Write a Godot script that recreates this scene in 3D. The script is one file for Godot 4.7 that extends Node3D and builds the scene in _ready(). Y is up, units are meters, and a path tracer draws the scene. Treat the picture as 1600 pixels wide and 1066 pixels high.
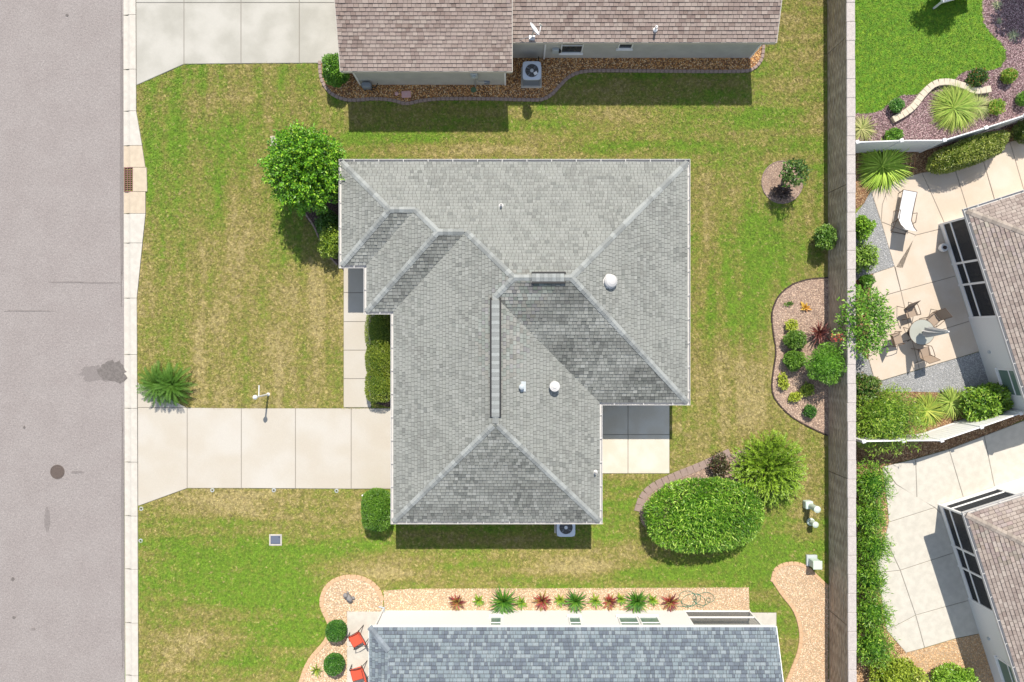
extends Node3D

# Heights, distances and sizes are in metres. The drone hovers at HOVER above the street; its lens is the usual wide one.
const HOVER := 30.48
const LENS := 1066.7

var M := {}
var names := {}
var hard := []
var rng := RandomNumberGenerator.new()
var lump := FastNoiseLite.new()
var patch_noise := FastNoiseLite.new()
var streak_noise := FastNoiseLite.new()
var fine_noise := FastNoiseLite.new()
var meshes := {}


# ---------------------------------------------------------------- mesh collector
class MB:
	var v := PackedVector3Array()
	var n := PackedVector3Array()
	var c := PackedColorArray()
	var ix := PackedInt32Array()
	var col := Color(1, 1, 1)

	func tri(a: Vector3, b: Vector3, d: Vector3) -> void:
		var nr := (b - a).cross(d - a).normalized()
		tri_n(a, b, d, nr, nr, nr)

	func tri_n(a: Vector3, b: Vector3, d: Vector3, na: Vector3, nb: Vector3, nd: Vector3) -> void:
		var k := v.size()
		if (b - a).cross(d - a).dot(na + nb + nd) < 0.0:
			v.append(a); v.append(d); v.append(b)
			n.append(na); n.append(nd); n.append(nb)
		else:
			v.append(a); v.append(b); v.append(d)
			n.append(na); n.append(nb); n.append(nd)
		c.append(col); c.append(col); c.append(col)
		ix.append(k); ix.append(k + 2); ix.append(k + 1)

	func quad(a: Vector3, b: Vector3, d: Vector3, e: Vector3) -> void:
		tri(a, b, d)
		tri(a, d, e)

	func facing(p: Array, inside: Vector3) -> void:
		var nr: Vector3 = (p[1] - p[0]).cross(p[2] - p[0])
		var mid := Vector3.ZERO
		for q in p:
			mid += q
		mid /= p.size()
		var out := p
		if nr.dot(mid - inside) < 0.0:
			out = p.duplicate()
			out.reverse()
		for k in range(1, out.size() - 1):
			tri(out[0], out[k], out[k + 1])

	func block(t: Transform3D, s: Vector3, b := 0.0) -> void:
		var h := s * 0.5
		if b <= 0.0:
			var q := []
			for k in 8:
				q.append(t * Vector3(h.x * (1 if k & 1 else -1), h.y * (1 if k & 2 else -1), h.z * (1 if k & 4 else -1)))
			for f in [[0, 1, 3, 2], [4, 5, 7, 6], [0, 1, 5, 4], [2, 3, 7, 6], [0, 2, 6, 4], [1, 3, 7, 5]]:
				facing([q[f[0]], q[f[1]], q[f[2]], q[f[3]]], t.origin)
			return
		var p := {}
		for k in 8:
			var g := Vector3(1 if k & 1 else -1, 1 if k & 2 else -1, 1 if k & 4 else -1)
			p[k * 3] = t * (Vector3(h.x, h.y - b, h.z - b) * g)
			p[k * 3 + 1] = t * (Vector3(h.x - b, h.y, h.z - b) * g)
			p[k * 3 + 2] = t * (Vector3(h.x - b, h.y - b, h.z) * g)
		var o := t.origin
		for f in [[0, 1, 3, 2, 2], [4, 5, 7, 6, 2], [0, 1, 5, 4, 1], [2, 3, 7, 6, 1], [0, 2, 6, 4, 0], [1, 3, 7, 5, 0]]:
			facing([p[f[0] * 3 + f[4]], p[f[1] * 3 + f[4]], p[f[2] * 3 + f[4]], p[f[3] * 3 + f[4]]], o)
		for k in 8:
			facing([p[k * 3], p[k * 3 + 1], p[k * 3 + 2]], o)
			for ax in 3:
				var m: int = k ^ (1 << ax)
				if m > k:
					var a1 := (ax + 1) % 3
					var a2 := (ax + 2) % 3
					facing([p[k * 3 + a1], p[k * 3 + a2], p[m * 3 + a2], p[m * 3 + a1]], o)

	func box(at: Vector3, s: Vector3, yaw := 0.0, b := 0.0) -> void:
		block(Transform3D(Basis(Vector3.UP, yaw), at), s, b)

	func bar(a: Vector3, b: Vector3, w: float, d: float, bev := 0.0) -> void:
		var z := (b - a).normalized()
		var up := Vector3.UP if absf(z.y) < 0.95 else Vector3.RIGHT
		var x := up.cross(z).normalized()
		block(Transform3D(Basis(x, z.cross(x), z), (a + b) * 0.5), Vector3(w, d, a.distance_to(b)), bev)

	func prism(p: PackedVector2Array, y0: float, y1: float) -> void:
		var t := Geometry2D.triangulate_polygon(p)
		for k in range(0, t.size(), 3):
			var a := Vector3(p[t[k]].x, y1, p[t[k]].y)
			var b := Vector3(p[t[k + 1]].x, y1, p[t[k + 1]].y)
			var d := Vector3(p[t[k + 2]].x, y1, p[t[k + 2]].y)
			if (b - a).cross(d - a).y < 0.0:
				tri(a, d, b)
			else:
				tri(a, b, d)
		if y1 - y0 < 0.0005:
			return
		sides(p, y0, y1)

	func sides(p: PackedVector2Array, y0: float, y1: float) -> void:
		var area := 0.0
		for k in p.size():
			area += p[k].cross(p[(k + 1) % p.size()])
		for k in p.size():
			var a := p[k]
			var b := p[(k + 1) % p.size()]
			if area > 0.0:
				quad(Vector3(b.x, y0, b.y), Vector3(a.x, y0, a.y), Vector3(a.x, y1, a.y), Vector3(b.x, y1, b.y))
			else:
				quad(Vector3(a.x, y0, a.y), Vector3(b.x, y0, b.y), Vector3(b.x, y1, b.y), Vector3(a.x, y1, a.y))

	func lathe(t: Transform3D, prof: Array, seg := 20) -> void:
		for k in prof.size() - 1:
			var p: Vector2 = prof[k]
			var q: Vector2 = prof[k + 1]
			var d := (q - p).normalized()
			var nn := Vector2(d.y, -d.x)
			for s in seg:
				var a := TAU * s / seg
				var b := TAU * (s + 1) / seg
				var ca := Vector3(cos(a), 0, sin(a))
				var cb := Vector3(cos(b), 0, sin(b))
				var v0 := t * (ca * p.x + Vector3.UP * p.y)
				var v1 := t * (cb * p.x + Vector3.UP * p.y)
				var v2 := t * (cb * q.x + Vector3.UP * q.y)
				var v3 := t * (ca * q.x + Vector3.UP * q.y)
				var na := (t.basis * (ca * nn.x + Vector3.UP * nn.y)).normalized()
				var nb := (t.basis * (cb * nn.x + Vector3.UP * nn.y)).normalized()
				if p.x > 0.0001:
					tri_n(v0, v2, v1, na, nb, nb)
				if q.x > 0.0001:
					tri_n(v0, v3, v2, na, na, nb)

	func tube(pts: Array, rad, seg := 6) -> void:
		var rings := []
		for k in pts.size():
			var d: Vector3 = (pts[mini(k + 1, pts.size() - 1)] - pts[maxi(k - 1, 0)]).normalized()
			var up := Vector3.UP if absf(d.y) < 0.9 else Vector3.RIGHT
			var x := up.cross(d).normalized()
			var y := d.cross(x)
			var r: float = rad[k] if rad is Array else rad
			var ring := []
			for s in seg:
				var a := TAU * s / seg
				ring.append([pts[k] + (x * cos(a) + y * sin(a)) * r, x * cos(a) + y * sin(a)])
			rings.append(ring)
		for k in pts.size() - 1:
			for s in seg:
				var a = rings[k][s]
				var b = rings[k][(s + 1) % seg]
				var d = rings[k + 1][(s + 1) % seg]
				var e = rings[k + 1][s]
				tri_n(a[0], b[0], d[0], a[1], b[1], d[1])
				tri_n(a[0], d[0], e[0], a[1], d[1], e[1])
		for w in [0, pts.size() - 1]:
			var p := []
			for s in seg:
				p.append(rings[w][s][0])
			facing(p, pts[1] if w == 0 else pts[pts.size() - 2])

	func blob(at: Vector3, r: Vector3, noise: FastNoiseLite, amp: float, ring := 10, seg := 16) -> void:
		var g := []
		for i in ring + 1:
			var row := []
			for j in seg + 1:
				var th := PI * i / ring
				var ph := TAU * (j % seg) / seg
				var d := Vector3(sin(th) * cos(ph), cos(th), sin(th) * sin(ph))
				var k := 1.0 + amp * noise.get_noise_3dv(d * 40.0 + at * 30.0)
				row.append([at + d * r * k, (d / r).normalized()])
			g.append(row)
		for i in ring:
			for j in seg:
				var a = g[i][j]
				var b = g[i][j + 1]
				var d = g[i + 1][j + 1]
				var e = g[i + 1][j]
				tri_n(a[0], b[0], d[0], a[1], b[1], d[1])
				tri_n(a[0], d[0], e[0], a[1], d[1], e[1])

	func mesh() -> ArrayMesh:
		var arr := []
		arr.resize(Mesh.ARRAY_MAX)
		arr[Mesh.ARRAY_VERTEX] = v
		arr[Mesh.ARRAY_NORMAL] = n
		arr[Mesh.ARRAY_COLOR] = c
		arr[Mesh.ARRAY_INDEX] = ix
		var m := ArrayMesh.new()
		m.add_surface_from_arrays(Mesh.PRIMITIVE_TRIANGLES, arr)
		return m


# ---------------------------------------------------------------- places and names
func spot(px: float, py: float, h := 0.0) -> Vector3:
	return Vector3((px - 800.0) * (HOVER - h) / LENS, h, (py - 533.0) * (HOVER - h) / LENS)


func ground(flat: Array, h := 0.0) -> PackedVector2Array:
	var p := PackedVector2Array()
	for k in range(0, flat.size(), 2):
		var q := spot(flat[k], flat[k + 1], h)
		p.append(Vector2(q.x, q.z))
	return p


func smooth(p: PackedVector2Array, closed := true, sub := 5) -> PackedVector2Array:
	var out := PackedVector2Array()
	var n := p.size()
	for k in (n if closed else n - 1):
		var a := p[(k - 1 + n) % n] if closed else p[maxi(k - 1, 0)]
		var d := p[(k + 2) % n] if closed else p[mini(k + 2, n - 1)]
		for s in sub:
			out.append(p[k].cubic_interpolate(p[(k + 1) % n], a, d, float(s) / sub))
	if not closed:
		out.append(p[n - 1])
	return out


func named(parent: Node, called: String) -> String:
	var key := "%d/%s" % [parent.get_instance_id(), called]
	var k: int = names.get(key, 0)
	names[key] = k + 1
	return called if k == 0 else "%s_%03d" % [called, k]


func put(o: Node3D, called: String, parent: Node3D = self) -> Node3D:
	o.name = named(parent, called)
	parent.add_child(o, true)
	return o


func tag(o: Node3D, label: String, category: String, group := "") -> Node3D:
	o.set_meta("label", label)
	o.set_meta("category", category)
	if group != "":
		o.set_meta("group", group)
	return o


func thing(called: String, label: String, category: String, at := Vector3.ZERO, yaw := 0.0, group := "") -> Node3D:
	var o := Node3D.new()
	put(o, called)
	o.position = at
	o.rotation.y = yaw
	return tag(o, label, category, group)


func setting(called: String) -> Node3D:
	var o := Node3D.new()
	put(o, called)
	o.set_meta("kind", "structure")
	return o


func part(parent: Node3D, called: String, m, mat: Material, t := Transform3D()) -> MeshInstance3D:
	var o := MeshInstance3D.new()
	o.mesh = m.mesh() if m is MB else m
	o.material_override = mat
	o.transform = t
	put(o, called, parent)
	return o


func stuff(o: Node3D) -> Node3D:
	o.set_meta("kind", "stuff")
	return o


func scatter(parent: Node3D, called: String, m: Mesh, mat: Material, xf: Array, cols: Array) -> MultiMeshInstance3D:
	var mm := MultiMesh.new()
	mm.transform_format = MultiMesh.TRANSFORM_3D
	mm.use_colors = true
	mm.mesh = m
	mm.instance_count = xf.size()
	for k in xf.size():
		mm.set_instance_transform(k, xf[k])
		mm.set_instance_color(k, cols[k])
	var o := MultiMeshInstance3D.new()
	o.multimesh = mm
	o.material_override = mat
	put(o, called, parent)
	return o


# ---------------------------------------------------------------- materials
func lin(r: float, g: float, b: float) -> Color:
	return Color(r, g, b).linear_to_srgb()


func noise_tex(sd: int, freq: float, oct: int, lo: Color, hi: Color, size := 512, cell := false, bump := 0.0) -> ImageTexture:
	var n := FastNoiseLite.new()
	n.seed = sd
	n.frequency = freq
	n.noise_type = FastNoiseLite.TYPE_CELLULAR if cell else FastNoiseLite.TYPE_SIMPLEX_SMOOTH
	n.fractal_type = FastNoiseLite.FRACTAL_FBM
	n.fractal_octaves = oct
	var src := n.get_seamless_image(size, size)
	src.convert(Image.FORMAT_L8)
	if bump > 0.0:
		src.convert(Image.FORMAT_RGBA8)
		src.bump_map_to_normal_map(bump)
		return ImageTexture.create_from_image(src)
	var d := src.get_data()
	var out := PackedByteArray()
	out.resize(size * size * 3)
	var lut := []
	for k in 256:
		var t := smoothstep(0.12, 0.88, k / 255.0)
		var q := lo.lerp(hi, t)
		lut.append([int(q.r * 255), int(q.g * 255), int(q.b * 255)])
	for k in size * size:
		var q = lut[d[k]]
		out[k * 3] = q[0]
		out[k * 3 + 1] = q[1]
		out[k * 3 + 2] = q[2]
	return ImageTexture.create_from_image(Image.create_from_data(size, size, false, Image.FORMAT_RGB8, out))


func grain_tex(sd: int, lo: float, hi: float, size := 512, blur := 0.5) -> ImageTexture:
	var r := RandomNumberGenerator.new()
	r.seed = sd
	var out := PackedByteArray()
	out.resize(size * size)
	for k in size * size:
		out[k] = int(255.0 * lerpf(lo, hi, r.randf()))
	var im := Image.create_from_data(size, size, false, Image.FORMAT_L8, out)
	im.convert(Image.FORMAT_RGB8)
	return ImageTexture.create_from_image(im)


func grey(x: float) -> Color:
	return Color(x, x, x)


func surf(c: Color, rough := 0.9, fine: Texture2D = null, fine_m := 1.0, blotch: Texture2D = null, blotch_m := 6.0, bump: Texture2D = null, bump_k := 0.5, stretch := Vector3.ONE) -> StandardMaterial3D:
	var m := StandardMaterial3D.new()
	m.albedo_color = c
	m.roughness = rough
	if fine:
		m.albedo_texture = fine
	if fine or bump:
		m.uv1_triplanar = true
		m.uv1_world_triplanar = true
		m.uv1_scale = stretch / fine_m
	if blotch:
		m.detail_enabled = true
		m.detail_albedo = blotch
		m.detail_blend_mode = BaseMaterial3D.BLEND_MODE_MUL
		m.detail_uv_layer = BaseMaterial3D.DETAIL_UV_2
		m.uv2_triplanar = true
		m.uv2_world_triplanar = true
		m.uv2_scale = Vector3.ONE / blotch_m
	if bump:
		m.normal_enabled = true
		m.normal_texture = bump
		m.normal_scale = bump_k
	return m


func tinted(rough := 0.8, back := Color.BLACK) -> StandardMaterial3D:
	var m := StandardMaterial3D.new()
	m.vertex_color_use_as_albedo = true
	m.roughness = rough
	if back != Color.BLACK:
		m.backlight_enabled = true
		m.backlight = back
	return m


func make_materials() -> void:
	var grain := grain_tex(3, 0.7, 1.0)
	var grain_soft := grain_tex(4, 0.9, 1.0)
	var grain_road := grain_tex(6, 0.72, 1.0, 512)
	var even := noise_tex(16, 0.01, 5, Color(0.975, 0.97, 0.97), grey(1.0))
	var cloud := noise_tex(11, 0.012, 4, grey(0.95), grey(1.0))
	var cloud_hard := noise_tex(12, 0.008, 5, grey(0.87), grey(1.0))
	var warm_cloud := noise_tex(13, 0.006, 5, Color(0.97, 0.955, 0.93), Color(1, 1, 1))
	var cool_cloud := noise_tex(17, 0.007, 6, Color(0.91, 0.91, 0.9), grey(1.0))
	var rough_n := noise_tex(14, 0.09, 3, grey(0), grey(1), 512, false, 3.0)
	var streak := noise_tex(15, 0.03, 5, Color(0.52, 0.47, 0.42), Color(1, 0.98, 0.95))
	M.asphalt = surf(lin(0.365, 0.33, 0.32), 0.95, grain_road, 6.1, even, 9.0, rough_n, 0.35)
	M.stain = surf(lin(0.235, 0.21, 0.2), 0.95, grain_road, 3.4, cloud_hard, 0.7, rough_n, 0.3)
	M.stain_soft = surf(lin(0.285, 0.255, 0.247), 0.95, grain_road, 3.4, cloud, 0.8, rough_n, 0.3)
	M.curb = surf(lin(0.58, 0.545, 0.49), 0.9, grain_soft, 3.0, cloud, 2.3)
	M.curb_tan = surf(lin(0.56, 0.47, 0.36), 0.9, grain_soft, 3.0, cloud, 2.3)
	M.drive = surf(lin(0.525, 0.495, 0.445), 0.9, grain_soft, 3.0, warm_cloud, 9.1)
	M.drive_cool = surf(lin(0.48, 0.465, 0.425), 0.9, grain_soft, 3.0, cool_cloud, 7.7)
	M.patio = surf(lin(0.66, 0.62, 0.54), 0.9, grain_soft, 3.0, warm_cloud, 3.7)
	M.patio_beige = surf(lin(0.62, 0.54, 0.46), 0.9, grain_soft, 3.0, warm_cloud, 4.7)
	M.patio_grey = surf(lin(0.6, 0.57, 0.505), 0.9, grain_soft, 3.0, cloud, 2.9)
	M.joint = surf(lin(0.2, 0.18, 0.155), 1.0)
	M.stucco = surf(lin(0.55, 0.54, 0.5), 0.95, grain_soft, 2.0, cloud, 5.0)
	M.stucco_white = surf(lin(0.78, 0.78, 0.77), 0.9, grain_soft, 2.0)
	M.white = surf(lin(0.78, 0.78, 0.78), 0.45)
	M.gutter = surf(lin(0.52, 0.51, 0.5), 0.5)
	M.tan_trim = surf(lin(0.5, 0.46, 0.4), 0.6)
	M.soffit = surf(lin(0.7, 0.7, 0.68), 0.8)
	M.deck = surf(lin(0.07, 0.068, 0.065), 0.95)
	M.shingle = tinted(0.95)
	M.shingle.albedo_texture = grain
	M.shingle.uv1_triplanar = true
	M.shingle.uv1_world_triplanar = true
	M.shingle.uv1_scale = Vector3.ONE / 3.0
	M.wall_face = surf(lin(0.88, 0.79, 0.69), 0.95, streak, 1.0, cloud_hard, 3.1, rough_n, 0.5, Vector3(2.2, 3.6, 0.16))
	M.cap = surf(lin(0.66, 0.6, 0.57), 0.95, grain, 3.0, cloud, 1.7, rough_n, 0.5)
	M.black = surf(lin(0.015, 0.015, 0.016), 0.6)
	M.dark_metal = surf(lin(0.05, 0.045, 0.042), 0.45)
	M.bronze = surf(lin(0.13, 0.09, 0.065), 0.45)
	M.iron = surf(lin(0.3, 0.14, 0.135), 0.8, grain, 1.0)
	M.manhole_ring = surf(lin(0.16, 0.125, 0.11), 0.8, grain, 1.0)
	M.manhole = surf(lin(0.14, 0.105, 0.09), 0.7, grain, 1.0)
	M.hole = surf(lin(0.02, 0.012, 0.012), 1.0)
	M.galv = surf(lin(0.55, 0.57, 0.6), 0.35)
	M.galv.metallic = 0.5
	M.ac_top = surf(lin(0.55, 0.6, 0.68), 0.45)
	M.ac_side = surf(lin(0.2, 0.22, 0.25), 0.6)
	M.meter_grey = surf(lin(0.42, 0.46, 0.48), 0.5)
	M.pale_green = surf(lin(0.5, 0.58, 0.5), 0.5)
	M.box_green = surf(lin(0.52, 0.62, 0.58), 0.5)
	M.pink = surf(lin(0.6, 0.36, 0.36), 0.7)
	M.glass = surf(Color(0.35, 0.5, 0.46, 0.25), 0.05)
	M.glass.transparency = BaseMaterial3D.TRANSPARENCY_ALPHA
	M.pane = surf(lin(0.13, 0.2, 0.17), 0.08)
	M.pane_dark = surf(lin(0.025, 0.04, 0.05), 0.1)
	M.screen = surf(Color(0.12, 0.15, 0.19, 0.7), 0.6)
	M.screen.transparency = BaseMaterial3D.TRANSPARENCY_ALPHA
	M.cushion_red = surf(lin(0.62, 0.09, 0.045), 0.85, grain_soft, 0.5)
	M.screen_pale = surf(Color(0.4, 0.41, 0.42, 0.4), 0.6)
	M.screen_pale.transparency = BaseMaterial3D.TRANSPARENCY_ALPHA
	M.sling_white = surf(lin(0.6, 0.62, 0.64), 0.8)
	M.sling_tan = surf(lin(0.3, 0.23, 0.175), 0.8)
	M.canvas = surf(lin(0.5, 0.5, 0.5), 0.85)
	M.wicker = surf(lin(0.28, 0.29, 0.3), 0.9)
	M.bone = surf(lin(0.62, 0.55, 0.44), 0.9, grain_soft, 1.0, cloud, 0.8)
	M.mulch_red = surf(lin(0.16, 0.1, 0.1), 1.0, grain, 2.0, cloud_hard, 2.0)
	M.mulch_brown = surf(lin(0.27, 0.15, 0.075), 1.0, grain, 2.0, cloud_hard, 2.0)
	M.mulch_pale = surf(lin(0.42, 0.3, 0.24), 1.0, grain, 2.0, cloud_hard, 2.0)
	M.mulch_dark = surf(lin(0.1, 0.07, 0.06), 1.0, grain, 2.0, cloud_hard, 2.0)
	M.soil_pebble = surf(lin(0.6, 0.44, 0.29), 1.0, grain, 2.0, cloud, 2.0)
	M.gravel = surf(lin(0.38, 0.385, 0.39), 1.0, grain, 2.0, cloud, 2.0)
	M.pebble = tinted(0.9)
	M.edging = surf(lin(0.44, 0.33, 0.29), 0.9, grain, 2.0, cloud, 1.0)
	M.edging_tan = surf(lin(0.62, 0.41, 0.25), 0.9, grain_soft, 2.0, cloud, 1.0)
	M.leaf = tinted(0.42, lin(0.05, 0.09, 0.008))
	M.blade = tinted(0.7, lin(0.05, 0.08, 0.01))
	M.core = tinted(0.95)
	M.frond = tinted(0.7, lin(0.04, 0.08, 0.005))
	M.red_leaf = tinted(0.5, lin(0.06, 0.01, 0.01))
	M.bark = surf(lin(0.16, 0.12, 0.09), 0.95, grain, 0.6)
	M.stone_grey = surf(lin(0.36, 0.35, 0.35), 0.9, grain, 0.5, cloud_hard, 0.3)
	M.hose = surf(lin(0.03, 0.2, 0.14), 0.5)


func _ready() -> void:
	var cam := Camera3D.new()
	cam.name = "camera"
	cam.position = Vector3(0, HOVER, 0)
	cam.rotation = Vector3(-PI / 2, 0, 0)
	cam.fov = 2.0 * rad_to_deg(atan(533.0 / LENS))
	cam.near = 0.1
	cam.far = 900.0
	add_child(cam)
	var env := Environment.new()
	env.background_mode = Environment.BG_SKY
	var sky_look := ProceduralSkyMaterial.new()
	sky_look.sky_top_color = Color(0.54, 0.59, 0.67)
	sky_look.sky_horizon_color = Color(0.78, 0.82, 0.86)
	sky_look.sky_curve = 0.12
	sky_look.ground_bottom_color = Color(0.3, 0.3, 0.26)
	sky_look.ground_horizon_color = Color(0.7, 0.76, 0.82)
	var sky := Sky.new()
	sky.sky_material = sky_look
	env.sky = sky
	env.background_energy_multiplier = 1.4
	env.tonemap_mode = Environment.TONE_MAPPER_LINEAR
	env.tonemap_exposure = 1.3
	env.sdfgi_enabled = true
	env.ssao_enabled = true
	env.ssil_enabled = true
	var we := WorldEnvironment.new()
	we.name = "environment"
	we.environment = env
	add_child(we)
	var sun := DirectionalLight3D.new()
	sun.name = "sun"
	sun.basis = Basis.looking_at(Vector3(-0.08, -1.0, 0.735).normalized())
	sun.light_color = Color(1.0, 0.965, 0.91)
	sun.light_energy = 1.5
	sun.light_angular_distance = 0.5
	sun.shadow_enabled = true
	add_child(sun)

	rng.seed = 4242
	lump.seed = 5
	lump.frequency = 0.05
	patch_noise.seed = 21
	patch_noise.frequency = 0.35
	patch_noise.fractal_octaves = 3
	streak_noise.seed = 22
	streak_noise.frequency = 0.6
	streak_noise.fractal_octaves = 2
	fine_noise.seed = 23
	fine_noise.frequency = 2.6
	fine_noise.fractal_octaves = 2
	make_materials()
	make_leaf_meshes()
	lawn_map()
	lay_ground()
	lay_street()
	lay_driveways()
	lay_beds()
	lay_villa_yard()
	build_perimeter_wall()
	build_main_house()
	build_brown_house()
	build_blue_house()
	build_villas()
	build_fences()
	plant_front()
	plant_back()
	plant_blue_bed()
	plant_villa_yard()
	furnish()
	grow_grass()


# ---------------------------------------------------------------- the lawn
const GX := 240
const GZ := 160
var dry_grid := PackedFloat32Array()


func lawn_map() -> void:
	# how dry the turf is, patch by patch: [x, y, half width, half height, dryness added]
	var spots := [
		[420, 500, 130, 150, 0.33], [300, 450, 100, 120, 0.12], [470, 375, 30, 40, -0.4], [525, 450, 14, 20, -0.4], [480, 600, 70, 60, 0.2], [270, 200, 60, 90, -0.15], [330, 215, 90, 22, -0.35], [400, 120, 110, 22, -0.05], [440, 300, 30, 60, -0.2],
		[260, 330, 50, 90, -0.2], [350, 280, 30, 40, -0.25], [380, 330, 60, 60, 0.1], [350, 155, 130, 12, 0.25], [235, 520, 25, 100, 0.0], [500, 450, 30, 40, 0.1],
		[650, 215, 120, 18, -0.25], [660, 240, 140, 10, 0.2], [930, 175, 60, 14, 0.35], [760, 235, 80, 10, 0.3], [1000, 190, 80, 14, -0.05], [1060, 215, 80, 16, -0.25], [1130, 160, 60, 20, -0.1], [900, 215, 60, 15, 0.15],
		[1240, 60, 50, 70, 0.22], [1190, 60, 12, 90, -0.1], [1230, 150, 60, 40, -0.1], [1130, 240, 50, 25, -0.15], [1135, 295, 40, 40, 0.3], [1100, 330, 15, 80, 0.2], [1180, 370, 40, 60, -0.3], [1130, 430, 50, 50, -0.05], [1250, 400, 40, 20, -0.1],
		[1150, 490, 50, 45, -0.35], [1100, 540, 18, 60, 0.05], [1140, 600, 70, 50, 0.45], [1090, 690, 40, 50, 0.4], [1180, 560, 25, 40, -0.1], [1220, 650, 40, 25, 0.2],
		[970, 790, 35, 45, -0.4], [1000, 760, 30, 20, 0.2], [1260, 780, 25, 60, 0.32], [1240, 700, 40, 50, 0.25], [1200, 860, 70, 40, -0.45], [1060, 900, 110, 18, -0.4], [960, 850, 40, 30, 0.1], [930, 885, 60, 20, 0.5], [1150, 950, 60, 30, -0.2],
		[1230, 1000, 20, 60, 0.05],
		[330, 790, 110, 22, 0.35], [480, 790, 90, 30, 0.35], [300, 830, 40, 20, -0.1], [430, 860, 140, 25, -0.2], [400, 900, 90, 45, -0.5], [390, 960, 90, 60, -0.3], [330, 960, 45, 40, 0.25], [290, 1020, 60, 50, 0.3], [250, 900, 30, 60, -0.1], [470, 960, 40, 70, -0.25], [380, 1030, 60, 40, 0.1], [430, 1050, 70, 40, -0.1],
		[640, 880, 80, 26, 0.45], [550, 880, 60, 18, 0.2], [740, 880, 40, 30, -0.15], [830, 880, 50, 24, 0.4], [600, 840, 30, 30, -0.2], [700, 865, 100, 8, -0.2],
	]
	dry_grid.resize(GX * GZ)
	for j in GZ:
		for i in GX:
			var x := -30.0 + 60.0 * (i + 0.5) / GX
			var z := -20.0 + 40.0 * (j + 0.5) / GZ
			var d := 0.4
			for s in spots:
				var c := spot(s[0], s[1])
				var ex: float = (x - c.x) / (s[2] * HOVER / LENS)
				var ez: float = (z - c.z) / (s[3] * HOVER / LENS)
				var q := ex * ex + ez * ez
				if q < 6.0:
					d += s[4] * exp(-q * 0.8)
			dry_grid[j * GX + i] = d


func dry(x: float, z: float) -> float:
	var fx := clampf((x + 30.0) / 60.0 * GX - 0.5, 0.0, GX - 1.01)
	var fz := clampf((z + 20.0) / 40.0 * GZ - 0.5, 0.0, GZ - 1.01)
	var i := int(fx)
	var j := int(fz)
	fx -= i
	fz -= j
	var k := j * GX + i
	var d := lerpf(lerpf(dry_grid[k], dry_grid[k + 1], fx), lerpf(dry_grid[k + GX], dry_grid[k + GX + 1], fx), fz)
	d += 0.3 * patch_noise.get_noise_2d(x, z)
	# mowing lanes: along the street in the front lawn, across it between the houses
	if x < -7.5 and z < 3.0:
		d += 0.4 * streak_noise.get_noise_2d(x * 1.7, z * 0.2)
	else:
		d += 0.4 * (streak_noise.get_noise_2d(x * 1.7, z * 0.2) if x > 7.6 and z < 5.5 and z > -7.5 else streak_noise.get_noise_2d(x * 0.2, z * 1.7))
	return clampf(d, 0.0, 1.0)


func turf(d: float) -> Color:
	# lush, middling, olive, straw
	if d < 0.35:
		return Color(0.148, 0.268, 0.016).lerp(Color(0.218, 0.25, 0.04), d / 0.35)
	if d < 0.7:
		return Color(0.218, 0.25, 0.04).lerp(Color(0.275, 0.243, 0.068), (d - 0.35) / 0.35)
	return Color(0.275, 0.243, 0.068).lerp(Color(0.4, 0.335, 0.15), (d - 0.7) / 0.3)


func lay_ground() -> void:
	var w := 1024
	var h := 683
	var out := PackedByteArray()
	out.resize(w * h * 3)
	for j in h:
		for i in w:
			var x := -30.0 + 60.0 * (i + 0.5) / w
			var z := -20.0 + 40.0 * (j + 0.5) / h
			var d := dry(x, z) + 0.35 * fine_noise.get_noise_2d(x, z)
			var c := turf(clampf(d, 0.0, 1.0)) * 0.85
			c = c.linear_to_srgb()
			var k := (j * w + i) * 3
			out[k] = int(c.r * 255)
			out[k + 1] = int(c.g * 255)
			out[k + 2] = int(c.b * 255)
	var im := Image.create_from_data(w, h, false, Image.FORMAT_RGB8, out)
	var m := StandardMaterial3D.new()
	m.albedo_texture = ImageTexture.create_from_image(im)
	m.roughness = 1.0
	var st := SurfaceTool.new()
	st.begin(Mesh.PRIMITIVE_TRIANGLES)
	var r := 300.0
	for q in [Vector2(-r, -r), Vector2(r, -r), Vector2(r, r), Vector2(-r, -r), Vector2(r, r), Vector2(-r, r)]:
		st.set_normal(Vector3.UP)
		st.set_uv(Vector2((q.x + 30.0) / 60.0, (q.y + 20.0) / 40.0))
		st.add_vertex(Vector3(q.x, 0, q.y))
	var o := part(self, "ground", st.commit(), m)
	o.set_meta("kind", "structure")


func tuft_mesh(blades: int, sd: int) -> ArrayMesh:
	var r := RandomNumberGenerator.new()
	r.seed = sd
	var b := MB.new()
	for k in blades:
		var a := TAU * (k + r.randf() * 0.8) / blades
		var d := Vector3(cos(a), 0, sin(a))
		var s := Vector3(-d.z, 0, d.x)
		var root := d * r.randf_range(0.0, 0.015)
		var len := r.randf_range(0.055, 0.105)
		var lean := r.randf_range(0.35, 1.2)
		var tip := root + (d * sin(lean) + Vector3.UP * cos(lean)) * len
		var nr := (Vector3.UP * 1.2 - d * 0.5 + s * r.randf_range(-0.5, 0.5)).normalized()
		b.tri_n(root - s * 0.009, root + s * 0.009, tip, nr, nr, nr)
	return b.mesh()


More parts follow.
